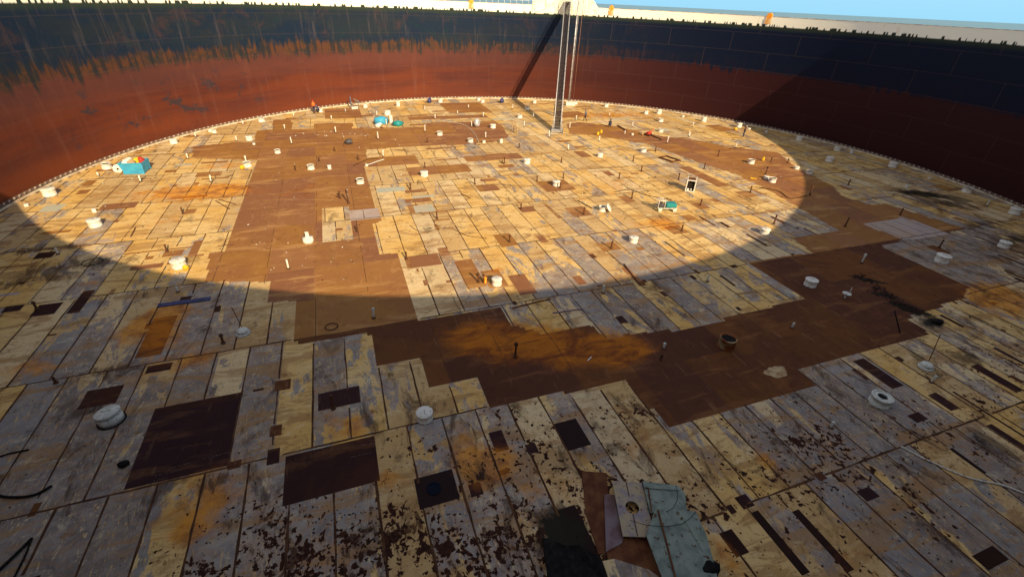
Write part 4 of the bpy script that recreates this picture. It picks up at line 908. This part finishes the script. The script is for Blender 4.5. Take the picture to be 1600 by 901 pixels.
# ------------------------------------------------------------------ white framed machine
c = at(1077, 300); e = empty('framed_machine', c, math.radians(-38), 'white framed machine with dark works inside standing on the lit grid', 'machine')
w_, d_, h_ = .78, .75, 1.15
bm = bmesh.new()
for x_ in (-w_/2, w_/2):
    for y_ in (0, d_):
        box(bm, (x_, y_, h_/2), (.09, .09, h_))
for x_ in (-w_/2, w_/2):
    for z_ in (.08, h_): box(bm, (x_, d_/2, z_), (.085, d_-.09, .085))
for y_ in (0, d_):
    for z_ in (.08, h_): box(bm, (0, y_, z_), (w_-.09, .085, .085))
obj('frame', bm, M_white, e)
bm = bmesh.new(); box(bm, (w_/2-.02, d_/2, h_/2), (.02, d_-.1, h_-.2)); box(bm, (0, d_-.02, h_/2), (w_-.1, .02, h_-.2)); obj('side_panel', bm, M_galv, e)
bm = bmesh.new(); box(bm, (0, .40, .48), (.60, .5, .7), bev=.03); obj('motor', bm, M_void, e)
bm = bmesh.new(); tube(bm, (-.18, .08, .22), (-.18, .16, .22), .10, 12); tube(bm, (.1, .08, .25), (.1, .16, .25), .07, 12); obj('gauge', bm, M_white, e)
bm = bmesh.new(); box(bm, (0, d_/2, h_+.07), (.66, .62, .05)); obj('top_plate', bm, M_rustp, e)
for x_ in (-w_/2, w_/2):
    bm = bmesh.new(); tube(bm, (x_, .1, h_+.04), (x_, .25, h_+.22), .025, 6); tube(bm, (x_, .25, h_+.22), (x_, d_-.05, h_+.28), .025, 6); tube(bm, (x_, d_-.05, h_+.28), (x_, d_, h_+.04), .025, 6); obj('handle', bm, M_white, e)
# ------------------------------------------------------------------ teal trolley
c = at(1040, 328); e = empty('trolley', c, math.radians(-18), 'small trolley with a teal tank and grey engine on the lit grid', 'trolley')
bm = bmesh.new()
for y_ in (-.35, .35): box(bm, (0, y_, .28), (1.7, .06, .07))
for x_ in (-.8, 0, .8): box(bm, (x_, 0, .28), (.06, .64, .06))
obj('chassis', bm, M_whited, e)
bm = bmesh.new(); box(bm, (.33, 0, .52), (.95, .68, .38), bev=.06); obj('tank', bm, M_teal2, e)
bm = bmesh.new(); box(bm, (-.52, 0, .50), (.42, .5, .34), bev=.03); tube(bm, (-.52, -.2, .68), (-.52, -.2, .82), .06, 8); obj('engine', bm, M_ladr, e)
bm = bmesh.new()
for y_ in (-.33, .33):
    tube(bm, (-.85, y_, .28), (-.85, y_, .95), .03, 6); tube(bm, (-.28, y_, .28), (-.28, y_, .95), .03, 6); tube(bm, (-.85, y_, .95), (-.28, y_, .95), .03, 6)
for x_ in (-.85, -.66, -.47, -.28): tube(bm, (x_, -.33, .95), (x_, .33, .95), .03, 6)
obj('cage', bm, M_white, e)
bm = bmesh.new(); tube(bm, (0, -.05, 0), (0, .05, 0), .17, 14); w0 = obj('wheel', bm, M_whited, e)
for i, (x_, y_) in enumerate(((-.65, -.42), (-.65, .42), (.65, -.42), (.65, .42))):
    w1 = w0 if i == 0 else w0.copy()
    if i: COL.objects.link(w1); w1.parent = e
    w1.location = (x_, y_, .175)
# ------------------------------------------------------------------ heap of gear and other small things
def sack(px, py, s_, mat, lab, name='sack', sd2=1, cat=None):
    c = at(px, py); bm = bmesh.new(); blob(bm, (0, 0, 0), s_, sd2); tag(obj(name, bm, mat, loc=(c.x, c.y, s_[2]*.78)), lab, cat or name.split('_')[-1])
sack(596, 195, (.85, .6, .65), M_cyan, 'large blue tarpaulin bundle in the far heap of gear', 'tarpaulin_bundle', 3)
sack(622, 197, (.75, .5, .42), M_teal2, 'dark teal bag at the right end of the far heap of gear', 'bag', 6)
sack(592, 199, (.5, .4, .32), M_white, 'white bag at the front left of the far heap of gear', 'bag', 9)
sack(600, 200, (.45, .4, .28), M_tan, 'yellowish bag at the front of the far heap of gear', 'bag', 12)
sack(589, 193, (.4, .4, .4), M_galv, 'grey bag behind the blue bundle in the far heap of gear', 'bag', 13)
sack(379, 264, (.22, .22, .22), M_yel, 'yellow helmet-like lump left of the white drum with a post behind', 'helmet', 2, 'helmet')
sack(291, 421, (.20, .15, .18), M_yel, 'small yellow bag against the white drum at the shade edge', 'bag', 4)
sack(1003, 211, (.2, .2, .25), M_tan, 'tan pot left of the red machine', 'pot', 5)
sack(1149, 203, (.3, .25, .2), M_yel, 'yellow bag in front of a drum by the right rim', 'bag', 7)
sack(671, 161, (.42, .4, .45), M_blue, 'blue bag by the far rim beyond the brown band', 'bag', 8)
sack(784, 161, (.42, .4, .45), M_blue, 'blue bag by the far rim right of the paired drums', 'bag', 8)
sack(745, 198, (.5, .45, .62), M_galv, 'grey draped bundle on the far brown band', 'bundle', 10)
sack(545, 225, (.45, .4, .35), M_ladr, 'dark heap of tools on the far brown band', 'tool_heap', 11)
sack(1466, 504, (.32, .2, .12), M_blk, 'black clod at the tip of the brown corner', 'clod', 15)
sack(194, 727, (.18, .15, .12), M_blk, 'black clod on grey plates left of the big dark plate', 'clod', 16)
def crate(px, py, s_, mat, lab, rz=.4, name='box'):
    c = at(px, py); e = empty(name, c, rz, lab, 'box'); bm = bmesh.new(); box(bm, (0, 0, s_[2]/2), s_, bev=.02); obj('carton', bm, mat, e)
    bm = bmesh.new(); box(bm, (0, 0, s_[2]+.02), (s_[0]+.05, s_[1]+.05, .04)); obj('lid', bm, mat, e)
crate(605, 180, (.8, .6, .6), M_white, 'white box behind the far heap of gear')
crate(554, 170, (1.0, .5, .25), M_white, 'low white box between the two grey workers')
crate(611, 192, (.45, .25, 1.0), M_whited, 'upright pale case in the far heap of gear', .3)
crate(758, 442, (.14, .14, .36), M_org, 'small orange canister beside the white drum at the grid corner', .3)
for px, py, lab in ((934, 211, 'left of two yellow jugs on the far brown strip'), (939, 208, 'right of two yellow jugs on the far brown strip'), (1192, 251, 'yellow jug on lit brown steel at right')):
    c = at(px, py); e = empty('jug', c, .5, lab, 'jug', 'yellow jugs'); bm = bmesh.new(); box(bm, (0, 0, .2), (.32, .24, .4), bev=.04); obj('body', bm, M_yel, e); bm = bmesh.new(); tube(bm, (.08, 0, .4), (.08, 0, .47), .05, 10); obj('cap', bm, M_blk, e); bm = bmesh.new(); tube(bm, (-.12, 0, .42), (.03, 0, .48), .025, 6); obj('handle', bm, M_yel, e)
bar((1172,278.5), (1182,280), .22, .08, M_yel, 'yellow strip lying on lit brown steel at right', 'strip', 'strip')
c = at(1013, 212); e = empty('red_machine', c, .3, 'small red wheeled machine on the far brown strip', 'machine')
bm = bmesh.new(); box(bm, (0, 0, .35), (.75, .45, .35), bev=.05); obj('body', bm, M_redp, e)
bm = bmesh.new(); tube(bm, (.3, -.18, .45), (.75, -.18, .85), .025, 6); tube(bm, (.3, .18, .45), (.75, .18, .85), .025, 6); tube(bm, (.75, -.18, .85), (.75, .18, .85), .025, 6); obj('handle', bm, M_redp, e)
for x_, y_ in ((-.25, -.26), (-.25, .26), (.25, -.26), (.25, .26)):
    bm = bmesh.new(); tube(bm, (x_, y_-.03, .15), (x_, y_+.03, .15), .15, 12); obj('wheel', bm, M_blk, e)
# ladder-side pair of trestles (tan) on the far deck
for px, lab in ((801, 'left tan timber stand on the far deck'), (805, 'right tan timber stand on the far deck')):
    c = at(px, 207); e = empty('timber_stand', c, .3, lab, 'stand'); 
    for s_ in (-1, 1):
        bm = bmesh.new(); tube(bm, (s_*.22, 0, 0), (s_*.05, 0, 1.5), .05, 6); obj('leg', bm, M_tan, e)
    bm = bmesh.new(); tube(bm, (-.15, 0, .6), (.15, 0, .6), .035, 6); obj('brace', bm, M_tan, e)
# ------------------------------------------------------------------ people
def person(px, py, head, pose, shirt, trous, hat, lab, rz=0):
    c = at(px, py)
    J = {}
    if pose == 'stand':
        J = dict(pel=(0,0,.93), spi=(0,0,1.10), che=(0,.01,1.33), nec=(0,.0,1.49), hd=(0,.02,1.58), cr=(0,.02,1.70), nose=(0,.115,1.60),
            hl=(.10,0,.90), kl=(.11,.03,.50), al=(.11,-.02,.09), tl=(.12,.17,.04), shl=(.19,0,1.42), el=(.26,-.02,1.15), wl=(.27,.10,.92),
            hr=(-.10,0,.90), kr=(-.11,.02,.50), ar=(-.11,-.02,.09), tr=(-.12,.17,.04), shr=(-.19,0,1.42), er=(-.26,-.02,1.15), wr=(-.27,.08,.92))
    elif pose == 'walk':
        J = dict(pel=(0,0,.91), spi=(0,.02,1.08), che=(0,.05,1.31), nec=(0,.06,1.47), hd=(0,.09,1.56), cr=(0,.09,1.68), nose=(0,.185,1.57),
            hl=(.10,0,.88), kl=(.11,.22,.52), al=(.11,.26,.09), tl=(.12,.44,.06), shl=(.19,.05,1.40), el=(.25,-.10,1.15), wl=(.26,-.10,.90),
            hr=(-.10,0,.88), kr=(-.11,-.04,.48), ar=(-.11,-.34,.16), tr=(-.12,-.24,.04), shr=(-.19,.05,1.40), er=(-.25,.14,1.16), wr=(-.24,.30,.98))
    elif pose == 'bend':
        J = dict(pel=(0,-.15,.88), spi=(0,.0,1.0), che=(0,.2,1.12), nec=(0,.34,1.16), hd=(0,.42,1.17), cr=(0,.48,1.26), nose=(0,.49,1.10),
            hl=(.10,-.15,.86), kl=(.12,-.02,.48), al=(.12,-.1,.09), tl=(.13,.10,.04), shl=(.19,.26,1.10), el=(.22,.34,.83), wl=(.18,.42,.60),
            hr=(-.10,-.15,.86), kr=(-.12,.02,.48), ar=(-.12,-.06,.09), tr=(-.13,.14,.04), shr=(-.19,.26,1.10), er=(-.22,.34,.83), wr=(-.18,.42,.60))
    else:  # crouch
        J = dict(pel=(0,-.12,.36), spi=(0,-.06,.52), che=(0,.08,.72), nec=(0,.16,.86), hd=(0,.22,.93), cr=(0,.24,1.05), nose=(0,.32,.92),
            hl=(.10,-.10,.36), kl=(.16,.32,.50), al=(.14,.02,.10), tl=(.15,.20,.04), shl=(.19,.10,.80), el=(.24,.32,.62), wl=(.14,.52,.45),
            hr=(-.10,-.10,.36), kr=(-.16,.32,.48), ar=(-.14,.02,.10), tr=(-.15,.20,.04), shr=(-.19,.10,.80), er=(-.24,.32,.62), wr=(-.12,.52,.42))
    Rr = dict(pel=.15, spi=.135, che=.155, nec=.06, hd=.098, cr=.07, nose=.018, hl=.10, kl=.062, al=.045, tl=.04, shl=.065, el=.042, wl=.028)
    names = list(J); vs = [Vector(J[n_]) for n_ in names]; rad = [Rr.get(n_, Rr.get(n_[:-1]+'l', .05)) for n_ in names]; I = {n_: i for i, n_ in enumerate(names)}
    E_ = [('pel','spi'),('spi','che'),('che','nec'),('nec','hd'),('hd','cr'),('hd','nose')]
    for s_ in 'lr': E_ += [('pel','h'+s_),('h'+s_,'k'+s_),('k'+s_,'a'+s_),('a'+s_,'t'+s_),('che','sh'+s_),('sh'+s_,'e'+s_),('e'+s_,'w'+s_)]
    E2 = [(I[a_], I[b_]) for a_, b_ in E_]
    for s_, sg in (('l', 1), ('r', -1)):
        w = Vector(J['w'+s_]); el_ = Vector(J['e'+s_]); d = (w-el_).normalized(); sx = Vector((1, 0, 0)); sx = (sx-d*sx.dot(d)).normalized()
        vs.append(w+d*.07); rad.append(.030); pi_ = len(vs)-1; E2.append((I['w'+s_], pi_))
        for kf, (off_, ln) in enumerate(((-.032, .075), (-.011, .088), (.011, .083), (.032, .065))):
            vs.append(w+d*.10+sx*off_); rad.append(.010); E2.append((pi_, len(vs)-1)); vs.append(w+d*(.10+ln)+sx*off_*1.2+Vector((0, .015, 0))); rad.append(.008); E2.append((len(vs)-2, len(vs)-1))
        vs.append(w+d*.03+sx*-sg*.045); rad.append(.011); E2.append((I['w'+s_], len(vs)-1)); vs.append(w+d*.085+sx*-sg*.062); rad.append(.009); E2.append((len(vs)-2, len(vs)-1))
    me = bpy.data.meshes.new('person'); me.from_pydata([tuple(v) for v in vs], E2, [])
    o = bpy.data.objects.new('tmp', me); COL.objects.link(o)
    mo = o.modifiers.new('s', 'SKIN'); mo.use_smooth_shade = True
    for i, sv in enumerate(me.skin_vertices[0].data): sv.radius = (rad[i], rad[i]); sv.use_root = (i == 0)
    ms = o.modifiers.new('u', 'SUBSURF'); ms.levels = 1
    dg = bpy.context.evaluated_depsgraph_get(); dg.update(); m2 = bpy.data.meshes.new_from_object(o.evaluated_get(dg)); bpy.data.objects.remove(o, do_unlink=True)
    m2.materials.clear()
    for mm in (shirt, trous, M_skin, M_blk): m2.materials.append(mm)
    nz = Vector(J['nec']); pv = Vector(J['pel'])
    legs = [(Vector(J[a_]), Vector(J[b_])) for a_, b_ in (('hl','kl'),('kl','al'),('hr','kr'),('kr','ar'))]
    def segd(p, a_, b_):
        ab = b_-a_; t = max(0, min(1, (p-a_).dot(ab)/ab.length_squared)); return (p-(a_+ab*t)).length
    SG = [('sh', 'e', 0), ('e', 'w', 0)]
    for f in m2.polygons:
        p = f.center; cand = [(segd(p, Vector(J['spi']), Vector(J['nec'])), 0), (segd(p, Vector(J['hd']), Vector(J['cr'])), 2), (segd(p, pv, Vector(J['spi'])*.4+pv*.6), 1)]
        cand += [(segd(p, a_, b_), 1) for a_, b_ in legs]
        for s_ in 'lr':
            cand += [(segd(p, Vector(J['sh'+s_]), Vector(J['w'+s_])), 0), (segd(p, Vector(J['a'+s_]), Vector(J['t'+s_])), 3)]
            w = Vector(J['w'+s_]); d = (w-Vector(J['e'+s_])).normalized(); cand.append((segd(p, w+d*.03, w+d*.18), 2))
        f.material_index = min(cand)[1]; f.use_smooth = True
    b = bpy.data.objects.new('person', m2); COL.objects.link(b); b.location = (c.x, c.y, .01); b.rotation_euler.z = head; tag(b, lab, 'person')
    bm = bmesh.new(); lathe(bm, [(.135, 0), (.115, .005), (.112, .05), (.085, .11), (.04, .135), (.005, .14)], 16); hc_ = Vector(J['cr'])+Vector((0, 0, -.03))
    h_ = obj('hard_hat', bm, hat, b, True, loc=hc_)
    if pose in ('bend',): h_.rotation_euler.x = -.9
    return b
M_navy = simple('navy_overalls', (.03, .035, .07), (.02, .022, .045), .9, 5); M_khk = simple('khaki_cloth', (.22, .19, .14), (.15, .13, .1), .9, 5); M_gry = simple('grey_cloth', (.14, .15, .19), (.1, .1, .13), .9, 5)
M_vest = simple('orange_vest', (.85, .20, .04), (.7, .14, .03), .8, 4); M_brn = simple('brown_cloth', (.13, .06, .04), (.08, .04, .03), .9, 4)
person(492, 177, .8, 'stand', M_vest, M_navy, M_redp, 'person in an orange vest, navy trousers and red helmet by the far left rim')
person(498, 176, 2.0, 'crouch', M_blue, M_navy, M_blue, 'person in blue crouching beside the worker in orange')
person(549, 169, -1.2, 'stand', M_gry, M_gry, M_blue, 'person in grey standing left of the low white box by the far rim')
person(560, 168.5, 1.6, 'bend', M_khk, M_gry, M_gry, 'person in khaki bending over the low white box by the far rim')
person(866, 181, 1.2, 'stand', M_brn, M_navy, M_brn, 'person in dark brown standing just left of the ladder foot')
person(914, 190, .9, 'walk', M_gry, M_navy, M_gry, 'person in grey top and navy trousers walking right of the ladder foot')
person(952, 199, -.8, 'crouch', M_navy, M_navy, M_brn, 'person in dark clothes crouching on the far brown strip')
person(1161, 214, .4, 'stand', M_brn, M_navy, M_navy, 'person in dark clothes standing near the right rim at the shade edge')
# ------------------------------------------------------------------ scattered scraps (nobody could count them)
bm = bmesh.new()
def chip(p, s, mi):
    n_ = random.choice((4, 5, 6)); an = random.uniform(0, 6.28); el_ = random.uniform(.3, 1)
    vs = []
    for i in range(n_):
        t = 2*math.pi*i/n_; r = s*random.uniform(.6, 1.2); x_, y_ = r*math.cos(t), r*math.sin(t)*el_
        vs.append(bm.verts.new((p.x+x_*math.cos(an)-y_*math.sin(an), p.y+x_*math.sin(an)+y_*math.cos(an), .012+random.uniform(0, s*.35))))
    ap = bm.verts.new((p.x, p.y, .03+s*random.uniform(.2, .7)))
    for i in range(n_): bm.faces.new((vs[i], vs[(i+1) % n_], ap)).material_index = mi
def scatter(px0, px1, py0, py1, n_, s0, s1, mi):
    for _ in range(n_):
        p = at(random.uniform(px0, px1), random.uniform(py0, py1))
        if p.x**2+p.y**2 < 44**2: chip(p, random.uniform(s0, s1), mi)
scatter(280, 1600, 690, 901, 260, .015, .045, 0); scatter(0, 1600, 500, 900, 160, .015, .04, 0)
scatter(460, 580, 205, 214, 22, .05, .16, 1); scatter(560, 1250, 170, 330, 160, .03, .10, 1); scatter(560, 1250, 165, 400, 220, .03, .09, 0); scatter(40, 560, 190, 440, 120, .03, .08, 1); scatter(60, 560, 190, 440, 110, .03, .08, 0)
scatter(1340, 1480, 425, 515, 0, .05, .16, 0); scatter(700, 790, 222, 232, 14, .06, .2, 0); scatter(980, 1030, 275, 300, 18, .05, .14, 0); scatter(1200, 1600, 230, 600, 140, .02, .07, 0)
for (x_, y_) in ((1370,450),(1380,458),(1392,465),(1402,473),(1412,478),(1422,484),(1432,488),(1355,438),(1340,432),(1460,503)):
    for _ in range(26):
        p = at(x_+random.gauss(0, 5), y_+random.gauss(0, 2.2)); chip(p, random.uniform(.03, .12), 0)
tag(obj('scraps', bm, [simple('black_rust_flakes', (.02, .014, .012), (.05, .02, .012), .8, 5), M_whited]), 'loose rust flakes, clods and paint scraps strewn over the deck', 'scraps', kind='stuff')
